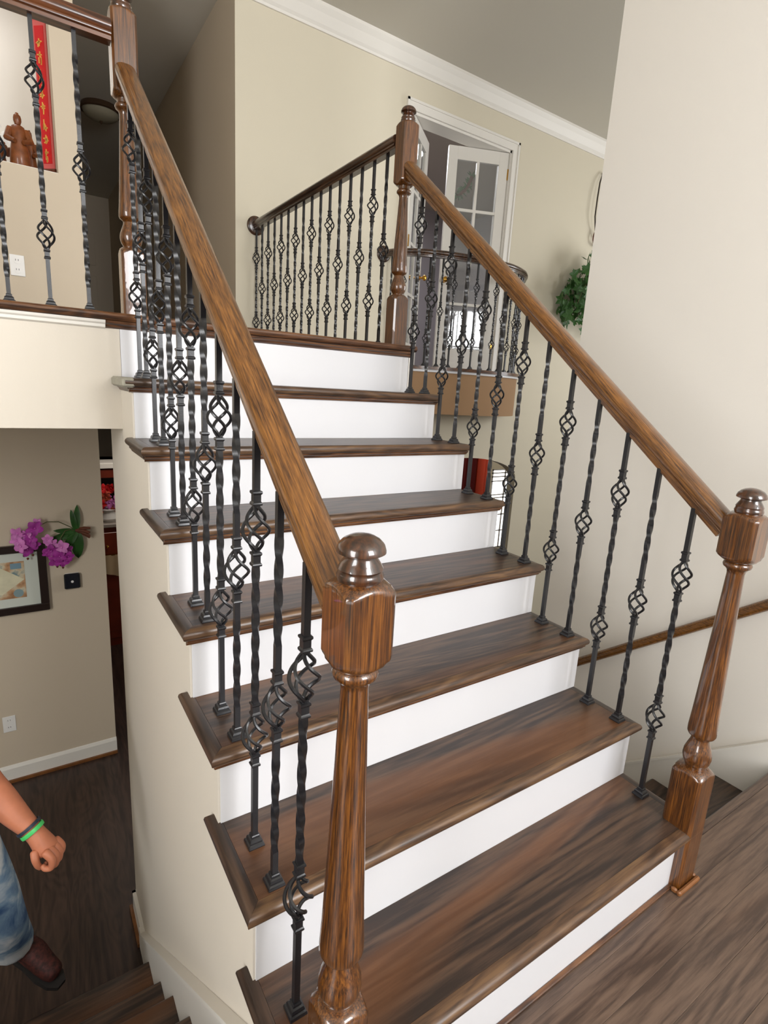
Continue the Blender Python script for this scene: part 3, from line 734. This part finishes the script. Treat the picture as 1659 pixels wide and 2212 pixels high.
# orchid
orc = thing('orchid', 'artificial purple orchid with green leaves mounted on the wall above the thermostat', 'flower', (-.045, YL, .37))
def leafblade(L, wd, bend=.3, n=8, th=.003):
    """blade along +x, bending down"""
    V = []; F = []
    for i in range(n+1):
        t = i/n; ww = wd*math.sin(PI*min(1, .12+t*.88))**.6*(1 if t < .98 else .2); x = L*t; z = -bend*L*t*t
        V += [(x, -ww/2, z+ww*.12), (x, 0, z), (x, ww/2, z+ww*.12), (x, 0, z-th)]
    for i in range(n):
        a = i*4; b = a+4
        F += [(a, b, b+1, a+1), (a+1, b+1, b+2, a+2), (a+2, b+2, b+3, a+3), (a+3, b+3, b, a)]
    F += [(0, 1, 2, 3), (n*4+3, n*4+2, n*4+1, n*4)]
    return V, F
def oriented(V, d, normal=(0, -1, 0)):
    d = Vector(d).normalized(); nn = Vector(normal); nn = (nn-d*nn.dot(d)).normalized(); s_ = nn.cross(d)
    return [d*v[0]+s_*v[1]+nn*v[2] for v in V]
for d, L, wd in (((-.15, -.25, 1), .13, .034), ((.1, -.2, 1), .155, .040), ((-1, -.3, -.35), .17, .045), ((.02, -.2, -1), .18, .070), ((-.5, -.3, -.8), .12, .05), ((-.8, -.4, .1), .12, .035)):
    V, F = leafblade(L, wd); mb = MB(); mb.add([v+Vector((0, -.025, 0)) for v in oriented(V, d)], F); mb.build('leaf', M_leaf, orc, True)
for d in ((1, -.3, .3), (1, -.2, -.55), (.8, -.5, 0), (.6, -.3, -.2)):
    d = Vector(d).normalized(); mb = MB()
    mb.tube([Vector((0, -.02, 0)), Vector((0, -.02, 0))+d*.05, Vector((.0, -.02, -.01))+d*.085], [.012, .011, .007], 7); mb.build('root', M_root, orc, True)
def spray(pts, heads):
    mb = MB(); mb.tube(pts, .003, 6); mb.build('stem', M_stem, orc, True)
    for (x, z, s_, mm) in heads:
        fl_ = bpy.data.objects.new('flower', petal_me(mm)); COL.objects.link(fl_); fl_.parent = orc; fl_.location = (x, -.05-random.uniform(0, .03), z); fl_.scale = (s_, s_, s_)
        fl_.rotation_euler = (random.uniform(-.4, .4), random.uniform(0, 6), random.uniform(-.3, .3))
PC = {}
def petal_me(mm):
    if mm.name in PC: return PC[mm.name]
    mb = MB()
    for i in range(5):
        a = 2*PI*i/5+.3; wd = .036 if i in (1, 4) else .028; L = .036
        V = []; F = []
        for r in range(5):
            t = r/4; ww = wd*math.sin(PI*(.1+.85*t))**.7/2
            for s_ in (-1, 0, 1): V.append((ww*s_, -.006*math.sin(PI*t)-.004*abs(s_), .004+L*t))
        for r in range(4):
            for c in range(2): F.append((r*3+c, r*3+c+1, r*3+c+4, r*3+c+3))
        n = len(V); V += [(v[0], v[1]+.0015, v[2]) for v in V]
        F += [tuple(n+q for q in reversed(f)) for f in F]
        R = Matrix.Rotation(a, 3, 'Y'); mb.add([R @ Vector(v) for v in V], F)
    mb.lathe([(.001, 0), (.006, .002), (.005, .010), (.001, .013)], 8, (0, -.004, -.006))
    me = data_of(mb.build('flower', mm, None, True)); PC[mm.name] = me; return me
hd = [(-.30, .02, 1.05, M_petal2), (-.215, .045, 1.15, M_petal), (-.20, .075, .7, M_petal2), (-.265, .0, 1.0, M_petal2), (-.245, -.035, 1.05, M_petal), (-.29, -.055, 1.0, M_petal2), (-.265, -.085, 1.1, M_petal), (-.225, -.055, .9, M_petal), (-.31, -.02, .9, M_petal2), (-.245, .01, .9, M_petal)]
spray([(0, -.02, .0), (-.03, -.04, .03), (-.09, -.05, .07), (-.15, -.05, .075), (-.20, -.05, .05), (-.23, -.05, 0), (-.26, -.045, -.08), (-.262, -.04, -.12)], hd)
hd = [(-.155, -.03, .8, M_petal2), (-.135, -.06, .85, M_petal2), (-.085, -.085, 1.1, M_petal2), (-.14, -.105, 1.1, M_petal), (-.065, -.115, 1.1, M_petal), (-.1, -.14, 1.0, M_petal), (-.125, -.165, 1.05, M_petal), (-.085, -.175, 1.0, M_petal), (-.055, -.15, .9, M_petal), (-.165, -.115, .7, M_petal)]
spray([(0, -.02, -.01), (-.03, -.04, .015), (-.06, -.05, .01), (-.085, -.05, -.03), (-.1, -.05, -.09), (-.1, -.045, -.17), (-.1, -.04, -.215)], hd)
for (x, z) in ((-.262, -.145), (-.28, -.125), (-.235, -.125), (-.115, -.215), (-.085, -.225), (-.075, -.2)):
    mb = MB(); mb.lathe([(.001, -.008), (.006, -.003), (.007, .003), (.001, .008)], 8, (x, -.045, z)); mb.build('bud', M_root, orc, True)
# niche contents: red hanging scroll, carved figures, flowers
ban = thing('hanging_scroll', 'long red hanging scroll with gold characters inside the lit wall niche', 'scroll', (-.040, 3.335, 2.43), None, math.radians(-42))
MB().box((-.038, -.004, 0), (.038, .006, .72), .002).build('backing_board', M_pink, ban)
MB().box((-.026, -.007, .03), (.026, -.004, .69)).build('red_cloth', M_red, ban)
for k in range(8):
    zc = .065+k*.078; mb = MB(); rnd = random.Random(k+40)
    for j in range(7):
        x_, z_ = rnd.uniform(-.015, .001), zc+rnd.uniform(-.022, .020)
        if rnd.random() < .5: mb.box((x_-.004, -.0095, z_), (x_+.016, -.007, z_+.006))
        else: mb.box((x_+.003, -.0095, z_-.010), (x_+.009, -.007, z_+.018))
    mb.build('character', M_gold, ban)
mb = MB(); mb.tube([(-.043, 0, .725), (.043, 0, .725)], .008, 10); mb.build('top_rod', M_pink, ban, True)
mb = MB(); mb.tube([(-.041, 0, -.004), (.041, 0, -.004)], .010, 10); mb.build('bottom_rod', M_root, ban, True)
mb = MB(); mb.tube([(-.03, 0, .73), (0, 0, .78), (.03, 0, .73)], .002, 6); mb.build('cord', M_root, ban, True)
def figure(x, y, h, wd, label, arm):
    t = thing('wooden_figurine', label, 'figurine', (x, y, 2.3855), 'carved figurines in the niche')
    mb = MB(); mb.lathe([(wd*.50, 0), (wd*.52, .01*h), (wd*.46, .04*h), (wd*.50, .06*h), (wd*.46, .3*h), (wd*.36, .5*h), (wd*.40, .66*h), (wd*.30, .76*h), (wd*.12, .80*h)], 16)
    for s_ in (-1, 1): mb.tube([(s_*wd*.34, 0, .70*h), (s_*wd*.52, -.02, .52*h), (s_*wd*(.2 if arm else .66), -.05, (.46 if arm else .62)*h)], [.022*h/.3, .02*h/.3, .012*h/.3], 8)
    mb.build('robe', M_carve, t, True)
    mb = MB(); mb.lathe([(.001, .78*h), (wd*.13, .80*h), (wd*.19, .86*h), (wd*.19, .91*h), (wd*.16, .955*h), (wd*.09, .975*h), (wd*.07, 1.0*h), (.001, 1.01*h)], 14); mb.build('head', M_carve, t, True)
figure(-.175, 3.31, .28, .10, 'tallest carved brown wooden figurine, robed, in the middle of the lit niche', True)
figure(-.30, 3.31, .17, .085, 'short carved wooden figurine at the left of the lit niche', False)
figure(-.118, 3.45, .255, .06, 'slim carved wooden figurine next to the red scroll in the niche', True)
figure(-.27, 3.49, .22, .08, 'small carved wooden figurine behind the others in the lit niche', False)
nf = thing('flower_arrangement', 'pale flowers with green leaves behind the carved figurines in the niche', 'flowers', (-.40, 3.70, 2.3855))
MB().lathe([(.045, 0), (.05, .02), (.06, .08), (.045, .12), (.05, .13)], 18).build('vase', M_plate, nf, True)
for k in range(16):
    rnd = random.Random(k); d = Vector((rnd.uniform(-1, 1.6), rnd.uniform(-.8, .4), rnd.uniform(.2, 1.2)))
    V, F = leafblade(.16, .035, .4); mb = MB(); mb.add([v+Vector((0, 0, .11)) for v in oriented(V, d, (0, 0, 1))], F); mb.build('leaf', M_leaf, nf, True)
for k in range(9):
    rnd = random.Random(k+90); q = bpy.data.objects.new('bloom', petal_me(M_plate)); COL.objects.link(q); q.parent = nf
    q.location = (rnd.uniform(-.1, .2), rnd.uniform(-.12, .05), rnd.uniform(.16, .32)); q.rotation_euler = (rnd.uniform(-.5, .5), rnd.uniform(0, 6), rnd.uniform(-1, 1))
# corridor flush lamp + door at corridor end
cl_ = thing('ceiling_lamp', 'unlit bronze flush ceiling lamp in the dark hallway', 'lamp', (.60, 6.1, ZC))
MB().lathe([(.06, 0), (.17, -.002), (.185, -.03), (.19, -.05), (.175, -.058), (.165, -.05), (.05, -.03)], 32).build('rim', M_bronze, cl_, True)
MB().lathe([(.165, -.05), (.15, -.085), (.11, -.11), (.05, -.125), (.008, -.128)], 32).build('bowl', M_frost, cl_, True)
MB().lathe([(.012, -.125), (.014, -.14), (.004, -.155)], 12).build('bowl_finial', M_bronze, cl_, True)
mb = MB(); mb.box((.30, 9.25, ZU), (.92, 9.299, ZU+1.9)); d3 = struct(mb.build('door_3', M_tan))
mb = MB()
for z in (.15, .75, 1.35): mb.box((.38, 9.24, ZU+z), (.84, 9.25, ZU+z+.45), .004)
mb.build('panel', M_tan, d3)
# ------------------------------------------------------------------ kitchen glimpse through the gap
kc = thing('kitchen_hutch', 'red-brown wooden hutch seen through the narrow gap beside the stair wall', 'cabinet', (.2, 4.9, ZL))
MB().box((-.1, 0, 0), (1.1, .45, 1.20)).build('body', M_cab, kc)
MB().box((-.12, -.03, 1.20), (1.12, .45, 1.235), .004).build('countertop', M_alum, kc)
MB().box((-.1, .25, 1.235), (1.1, .45, 1.8)).build('back_panel', M_frame, kc)
MB().box((-.1, .02, 1.66), (1.1, .25, 1.74), .004).build('shelf', M_cab, kc)
MB().box((-.12, -.0, 1.75), (1.12, .45, 1.80), .004).build('cornice', M_trim, kc)
for x in (-.08, .32, .72):
    d_ = MB().box((x, -.02, .9), (x+.37, 0, 1.15), .004).build('drawer', M_cab, kc)
    MB().lathe([(.003, 0), (.012, .015), (.003, .022)], 10).build('knob', M_brass, d_, True, (x+.185, -.02, 1.02)).rotation_euler = (PI/2, 0, 0)
for x in (-.08, .52):
    d_ = MB().box((x, -.02, .08), (x+.57, 0, .86), .004).build('door', M_cab, kc)
    MB().box((x+.07, -.026, .16), (x+.5, -.02, .78), .003).build('panel', M_cab, d_)
kf = thing('flower_arrangement', 'red and pink flowers standing on the hutch counter in the gap', 'flowers', (.35, 5.0, ZL+1.2355))
MB().lathe([(.06, 0), (.08, .03), (.07, .1), (.09, .12)], 16).build('bowl', M_plate, kf, True)
for k in range(24):
    rnd = random.Random(k+200); q = bpy.data.objects.new('bloom', petal_me(M_red if k % 3 == 0 else (M_orange if k % 3 == 1 else M_petal2))); COL.objects.link(q); q.parent = kf
    q.location = (rnd.uniform(-.14, .14), rnd.uniform(-.1, .03), rnd.uniform(.12, .34)); s_ = 1.2; q.scale = (s_,)*3; q.rotation_euler = (rnd.uniform(-.5, .5), rnd.uniform(0, 6), rnd.uniform(-.5, .5))
tw = thing('dish_towel', 'cream cloth hanging from the hutch front below its drawers', 'towel', (.37, 4.862, ZL+.72))
V = []; F = []
for i in range(9):
    for z in (0, .22): V.append((-.09+i*.02, -.012-.006*math.sin(i*1.4), z+(.04*abs(i-6)/6 if z == 0 else 0)))
for i in range(8): F.append((2*i, 2*i+2, 2*i+3, 2*i+1))
mb = MB(); mb.add(V, F); mb.add([(a, b+.004, c) for a, b, c in V], F); mb.build('cloth', M_cream, tw, True)
MB().box((-.1, -.01, .215), (.1, .012, .225)).build('bar', M_brass, tw)
# ------------------------------------------------------------------ study lamp + arc standing in for a pane reflection
lp = thing('table_lamp', 'table lamp with dark maroon shade seen between the glazed doors', 'lamp', (3.10, 4.55, 2.03))
MB().lathe([(.13, .42), (.105, .5), (.06, .66)], 24, cap=False).build('shade', M_maroon, lp, True)
MB().lathe([(.07, 0), (.075, .02), (.02, .05), (.035, .15), (.05, .22), (.02, .34), (.012, .42)], 18).build('base', M_maroon, lp, True)
st = thing('side_cabinet', 'dark red cabinet carrying the maroon lamp in the room behind the doors', 'cabinet', (3.10, 4.6, ZU))
MB().box((-.22, -.2, .05), (.22, .2, .49), .004).build('body', M_darkred, st)
MB().box((-.2, -.215, .27), (.2, -.2, .46), .003).build('drawer', M_darkred, st); MB().box((-.2, -.215, .07), (.2, -.2, .25), .003).build('drawer', M_darkred, st)
for sx in (-1, 1):
    for sy in (-1, 1): MB().box((sx*.19-.02, sy*.17-.02, 0), (sx*.19+.02, sy*.17+.02, .05)).build('leg', M_darkred, st)
wt = thing('reflection_arc', 'leafy green arc imitating a reflection in the upper left pane, right glazed door', 'reflection stand-in', (3.20, 3.70, 3.20))
wt.rotation_euler = (0, 0, math.radians(-23))  # leafy arc added in place of a reflection in this pane
arcp = [(.16*math.sin(a)-.02, 0, .10-.24*math.cos(a)+.04) for a in [PI*(.04+.36*i/10) for i in range(11)]]
wl = MB()
for k in range(60):
    rnd = random.Random(k+700); p = Vector(arcp[k % 11])
    V, F = leafblade(.055, .014, .3, 4); d = Vector((rnd.uniform(-1, 1), rnd.uniform(-.4, .2), rnd.uniform(-1, 1)))
    wl.add([v+p for v in oriented(V, d, (0, -1, .1))], F)
o = wl.build('foliage', M_leaf, wt, True); o['kind'] = 'stuff'
mb = MB(); mb.tube(arcp, .016, 7); mb.build('stem', M_root, wt, True)
# ------------------------------------------------------------------ hanging ivy and scroll bracket
bx, bz = 4.84, 3.60
hb = thing('plant_bracket', 'thin curled iron plant bracket on the far wall above the ivy', 'bracket', (bx, D, bz))
mb = MB(); mb.tube([(.14, -.005, .01), (.02, -.03, .0), (-.03, -.05, -.10), (-.05, -.06, -.25), (-.05, -.06, -.42), (-.01, -.05, -.52), (.04, -.03, -.60)], .007, 8); mb.build('arm', M_frame, hb, True)
mb = MB(); mb.tube([(.06+0-.075*math.cos(a)*(1-.045*i), -.04, -.615+.085*math.sin(a)*(1-.045*i)) for i, a in enumerate([PI*.35-i*.42 for i in range(14)])], .009, 8); mb.build('scroll', M_root, hb, True)
iv = thing('hanging_ivy', 'bushy green ivy plant hanging from the far wall beside the pale corner', 'plant', (4.86, 3.22, 2.42))
MB().lathe([(.06, -.16), (.11, -.13), (.15, 0), (.155, .02), (.14, .03)], 20).build('basket', M_terra, iv, True)
def ivyleaf():
    pts = [(0, 0), (.018, -.012), (.045, -.010), (.030, .012), (.040, .035), (.016, .034), (0, .060), (-.016, .034), (-.040, .035), (-.030, .012), (-.045, -.010), (-.018, -.012)]
    V = [(x, -.004*(abs(x)/.04), y) for x, y in pts]; V.append((0, .004, .02)); n = len(pts)
    F = [(i, (i+1) % n, n) for i in range(n)]; return V, F
LV, LF = ivyleaf()
me = bpy.data.meshes.new('leaf'); me.from_pydata(LV, [], LF); me.materials.append(M_ivy); me.update()
for k in range(290):
    rnd = random.Random(k+3000)
    a = rnd.uniform(0, 2*PI); r = rnd.random()**.5; zz = rnd.random()
    x = r*.46*math.cos(a)-.10; y = r*.24*math.sin(a)
    z = .05+.36*(1-(r*1.0)**2)*zz-.35*r*r*rnd.random()
    if x < -.3: z -= .15*rnd.random()
    if rnd.random() < .22: x = rnd.uniform(-.45, .3); z = rnd.uniform(-.40, -.05)*(1 if x < -.2 or x > .0 else .6)
    o = bpy.data.objects.new('leaf', me); COL.objects.link(o); o.parent = iv; o.location = (x, y, z)
    s_ = rnd.uniform(.8, 1.6); o.scale = (s_,)*3; o.rotation_euler = (rnd.uniform(-1, .6), rnd.uniform(-2.6, 2.6), rnd.uniform(-1, 1))
for k in range(16):
    rnd = random.Random(k+5000); a = 2*PI*k/16; R = rnd.uniform(.25, .42); dz = rnd.uniform(-.35, .25)
    mb = MB(); mb.tube([(0, 0, 0), (R*.4*math.cos(a)-.03, R*.3*math.sin(a), .16+dz*.3), (R*.8*math.cos(a)-.08, R*.45*math.sin(a), .12+dz*.6), (R*math.cos(a)-.1, R*.5*math.sin(a), dz)], .003, 5); mb.build('vine', M_stem, iv, True)
# ------------------------------------------------------------------ room behind arch: curtains, window
win = MB()
for x in (5.82, 6.1, 6.4, 6.66): win.box((x, 5.50, -1.1), (x+.035, 5.54, .2))
for z in (-1.1, -.82, -.55, -.27, -.22, .0, .07, .13, .18): win.box((5.82, 5.50, z), (6.7, 5.54, z+.02))
struct(win.build('window_3', M_white))
def curtain(x, y, wdt, z0, z1, m, label):
    V = []; F = []; n = 28
    for i in range(n+1):
        for z in (z0, z1): V.append((-wdt/2+wdt*i/n, .035*math.sin(i*1.1), z))
    for i in range(n): F.append((2*i, 2*i+2, 2*i+3, 2*i+1))
    mb = MB(); mb.add(V, F); mb.add([(a, b+.006, c) for a, b, c in V], [tuple(reversed(f)) for f in F])
    t = thing('curtain', label, 'curtain', (x, y, ZL)); mb.build('cloth', m, t, True)
    mb = MB(); mb.tube([(-wdt/2-.05, 0, z1+.01), (wdt/2+.05, 0, z1+.01)], .012, 8); mb.build('rod', M_frame, t, True)
curtain(4.92, 5.2, .50, .02, 2.2, M_darkred, 'dark red curtain panel at the left inside the arched opening')
curtain(5.26, 5.14, .20, .02, 2.25, M_orange, 'bright orange-red curtain panel inside the arched opening')
curtain(5.41, 5.25, .16, .02, 2.25, M_darkred, 'narrow dark red curtain panel nearest the bright window in the arch')
# ------------------------------------------------------------------ PERSON
def skinmesh(name, verts, edges, radii, m, parent=None, root=0, sub=2):
    me = bpy.data.meshes.new(name); me.from_pydata([tuple(v) for v in verts], edges, []); me.update()
    o = bpy.data.objects.new(name, me); COL.objects.link(o)
    if parent: o.parent = parent
    md = o.modifiers.new('skin', 'SKIN'); md.use_smooth_shade = True
    sv = me.skin_vertices[0].data
    kids = {b for a, b in edges}
    for i, r in enumerate(radii):
        sv[i].radius = (r, r) if not isinstance(r, tuple) else r
        sv[i].use_root = (i not in kids)
    ss = o.modifiers.new('sub', 'SUBSURF'); ss.levels = sub; ss.render_levels = sub
    bpy.context.view_layer.update()
    dg = bpy.context.evaluated_depsgraph_get(); ev = o.evaluated_get(dg)
    nm = bpy.data.meshes.new_from_object(ev); o.modifiers.clear(); o.data = nm
    nm.materials.clear(); nm.materials.append(m)
    for p in nm.polygons: p.use_smooth = True
    return o
class SK:
    def __init__(s): s.v = []; s.e = []; s.r = []
    def add(s, p, r, par=None):
        s.v.append(Vector(p)); s.r.append(r); i = len(s.v)-1
        if par is not None: s.e.append((par, i))
        return i
    def chain(s, pts, par=None):
        for p, r in pts: par = s.add(p, r, par)
        return par
per = thing('person', 'person climbing at the left edge, tanned arm with green wristband, ripped blue jeans', 'person')
k = SK()
pelv = k.add((-.62, 1.42, -.20), .13)
t1 = k.chain([((-.62, 1.40, -.05), .125), ((-.63, 1.37, .10), .135), ((-.63, 1.34, .25), .14)], pelv)
nk = k.chain([((-.63, 1.31, .36), .075), ((-.63, 1.29, .43), .058)], t1)
k.chain([((-.63, 1.265, .49), .085), ((-.63, 1.26, .56), .098), ((-.63, 1.27, .64), .085)], nk)
# left arm (image right)
shl = k.chain([((-.54, 1.36, .30), .075), ((-.51, 1.40, .20), .055), ((-.485, 1.40, .10), .050), ((-.470, 1.37, .035), .046), ((-.428, 1.32, -.02), .050), ((-.385, 1.27, -.072), .040), ((-.348, 1.232, -.108), .030), ((-.333, 1.217, -.128), .031)], t1)
palm = k.chain([((-.318, 1.203, -.155), (.030, .038)), ((-.303, 1.190, -.184), (.030, .038))], shl)
# right arm
k.chain([((-.73, 1.36, .30), .075), ((-.80, 1.42, .18), .055), ((-.82, 1.46, .03), .045), ((-.80, 1.36, -.08), .040), ((-.78, 1.24, -.14), .028), ((-.775, 1.20, -.15), .034), ((-.77, 1.16, -.16), .028)], t1)
# legs under the jeans
ll = k.chain([((-.53, 1.42, -.26), .09), ((-.49, 1.44, -.45), .07), ((-.47, 1.45, -.63), .055), ((-.47, 1.56, -.80), .052), ((-.465, 1.655, -.93), .034), ((-.44, 1.645, -.975), .028), ((-.40, 1.60, -1.01), .022)], pelv)
k.chain([((-.68, 1.40, -.26), .09), ((-.63, 1.24, -.38), .07), ((-.58, 1.08, -.44), .055), ((-.55, 1.09, -.60), .052), ((-.54, 1.07, -.77), .036), ((-.54, 1.03, -.81), .032), ((-.54, .97, -.825), .028)], pelv)
body = skinmesh('body', k.v, k.e, k.r, M_skin, per)
# hand: fingers curled into a loose fist
fing = SK()
A0 = Vector((-.333, 1.217, -.128)); ax_ = (Vector((-.302, 1.190, -.178))-A0).normalized()
nrm = RIGHT*.75-DOWN*.6; nrm = (nrm-ax_*nrm.dot(ax_)).normalized(); sid = ax_.cross(nrm)
if sid.dot(FWD) > 0: sid = -sid
# back of hand faces +nrm ; fingers curl toward -nrm... ; knuckle row along sid
base = A0+ax_*.076+nrm*.010
for i, (o_, L) in enumerate(((.031, .034), (.0105, .038), (-.0105, .036), (-.030, .029))):
    b = base+sid*o_-ax_*(.003*abs(i-1.3))
    fing_par = fing.add(b-ax_*.03, .0135)
    p1 = b+ax_*.012+nrm*.003; p2 = p1+ax_*L*.55-nrm*L*.55; p3 = p2-nrm*L*.55-ax_*L*.35; p4 = p3-ax_*L*.5+nrm*L*.05
    fing.chain([(b+nrm*.004, .0135), (p1, .0125), (p2, .0112), (p3, .0102), (p4, .0092)], fing_par)
tb = A0+ax_*.034+sid*.034-nrm*.014
fing.chain([(tb-ax_*.012-sid*.008, .014), (tb+ax_*.012+sid*.006-nrm*.006, .0125), (tb+ax_*.034-nrm*.018, .0105), (tb+ax_*.052-sid*.014-nrm*.026, .009)])
import itertools
skinmesh('fingers', fing.v, fing.e, fing.r, M_skin, body, 0, 2)
# roots for every island of the finger mesh are handled by the skin modifier itself
# wristbands
def ring(c, ax0, R, r, m, name):
    ax0 = Vector(ax0).normalized(); u = ax0.orthogonal().normalized(); v_ = ax0.cross(u); c = Vector(c)
    V = []; F = []; n = 36
    for i in range(n):
        a = 2*PI*i/n; d = u*math.cos(a)+v_*math.sin(a)
        for (dr, da) in ((0, -r), (.0022, -r), (.003, 0), (.0022, r), (0, r)): V.append(c+d*(R+dr)+ax0*da)
    for i in range(n):
        for j in range(5): F.append((i*5+j, ((i+1) % n)*5+j, ((i+1) % n)*5+(j+1) % 5, i*5+(j+1) % 5))
    mb = MB(); mb.add(V, F); return mb.build(name, m, per, True)
ring((-.347, 1.231, -.109), ax_, .0335, .0065, M_band, 'wristband')
ring((-.356, 1.240, -.099), ax_, .0345, .005, M_navy, 'bracelet')
# jeans
k = SK()
p = k.add((-.62, 1.42, -.17), .15)
k.chain([((-.62, 1.41, -.08), .145)], p)
k.chain([((-.535, 1.42, -.28), .105), ((-.495, 1.44, -.45), .090), ((-.472, 1.455, -.62), .080), ((-.468, 1.55, -.78), .078), ((-.468, 1.62, -.88), .080), ((-.462, 1.655, -.985), .084)], p)
k.chain([((-.685, 1.40, -.28), .105), ((-.635, 1.24, -.38), .088), ((-.585, 1.08, -.43), .078), ((-.55, 1.10, -.58), .076), ((-.54, 1.08, -.72), .072), ((-.54, 1.075, -.79), .072)], p)
skinmesh('jeans', k.v, k.e, k.r, M_jeans, per)
k = SK()
p = k.add((-.62, 1.41, -.10), .150)
t = k.chain([((-.63, 1.38, .08), .152), ((-.63, 1.35, .24), .150), ((-.63, 1.33, .33), .10)], p)
k.chain([((-.54, 1.365, .295), .085), ((-.512, 1.40, .20), .068), ((-.495, 1.405, .14), .068)], 2)
k.chain([((-.73, 1.365, .295), .085), ((-.79, 1.42, .20), .068), ((-.81, 1.44, .14), .068)], 2)
skinmesh('shirt', k.v, k.e, k.r, M_shirt, per)
def shoe(a, toe, zr, nm='shoe'):
    a = Vector(a); toe = Vector(toe); d = (toe-a).normalized(); k = SK()
    h = a-d*.05; 
    i = k.add(h, .046); i = k.add(a+d*.02+Vector((0, 0, .012)), .050, i); i = k.add(a+d*.09+Vector((0, 0, .004)), .047, i); i = k.add(a+d*.15+Vector((0, 0, -.004)), .042, i); k.add(a+d*.19+Vector((0, 0, -.006)), .034, i)
    k.add(a+Vector((0, 0, .06)), .047, 1)
    o = skinmesh(nm, k.v, k.e, k.r, M_shoe, per)
    s_ = MB(); side = d.cross(Vector((0, 0, 1))).normalized(); up_ = side.cross(d).normalized()
    pr = []
    for t, wq in ((-.09, .022), (-.075, .036), (-.02, .038), (.05, .036), (.12, .044), (.18, .038), (.215, .018)): pr.append((t, wq))
    V = []; outl = [(t, wq) for t, wq in pr]+[(t, -wq) for t, wq in reversed(pr)]
    for zz in (-.052, -.032): V += [a+d*t+side*q+up_*zz for t, q in outl]
    n = len(outl); F = [tuple(range(n)), tuple(range(2*n-1, n-1, -1))]+[(i, (i+1) % n, n+(i+1) % n, n+i) for i in range(n)]
    s_.add(V, F); s_.build('sole', M_sole, o)
shoe((-.435, 1.665, -1.005), (-.325, 1.53, -1.06), 0)
shoe((-.54, 1.07, -.805), (-.53, .86, -.805), 0)
# face, ears, hair
hc = Vector((-.63, 1.26, .57))
for s_ in (-1, 1):
    mb = MB(); mb.lathe([(.001, -.010), (.007, -.007), (.010, 0), (.007, .007), (.001, .010)], 12, hc+Vector((s_*.032, -.086, -.005))); mb.build('eye', M_plate, per, True)
    mb = MB(); mb.tube([hc+Vector((s_*.094, .0, -.03)), hc+Vector((s_*.104, .012, .0)), hc+Vector((s_*.094, .004, .028))], [.006, .013, .006], 8); mb.build('ear', M_skin, per, True)
mb = MB(); mb.tube([hc+Vector((0, -.088, .012)), hc+Vector((0, -.108, -.018)), hc+Vector((0, -.092, -.028))], [.007, .013, .010], 8); mb.build('nose', M_skin, per, True)
mb = MB(); mb.tube([hc+Vector((-.026, -.082, -.052)), hc+Vector((0, -.092, -.055)), hc+Vector((.026, -.082, -.052))], [.003, .007, .003], 8); mb.build('mouth', M_petal2, per, True)
V = []; F = []; nu, nv = 24, 9
for j in range(nv):
    ph = PI*.5*(1-j/(nv-1)*1.12)
    for i in range(nu):
        a = 2*PI*i/nu; front = max(0, -math.sin(a)); pz = math.sin(max(ph, -.12 if front < .3 else .35)); pr_ = math.cos(max(ph, -.12 if front < .3 else .35))
        V.append(hc+Vector((.103*pr_*math.cos(a), .013+.110*pr_*math.sin(a), .02+.115*pz)))
for j in range(nv-1):
    for i in range(nu): q = (i+1) % nu; F.append((j*nu+i, j*nu+q, j*nu+nu+q, j*nu+nu+i))
mb = MB(); mb.add(V, F); mb.build('hair', M_hair, per, True)
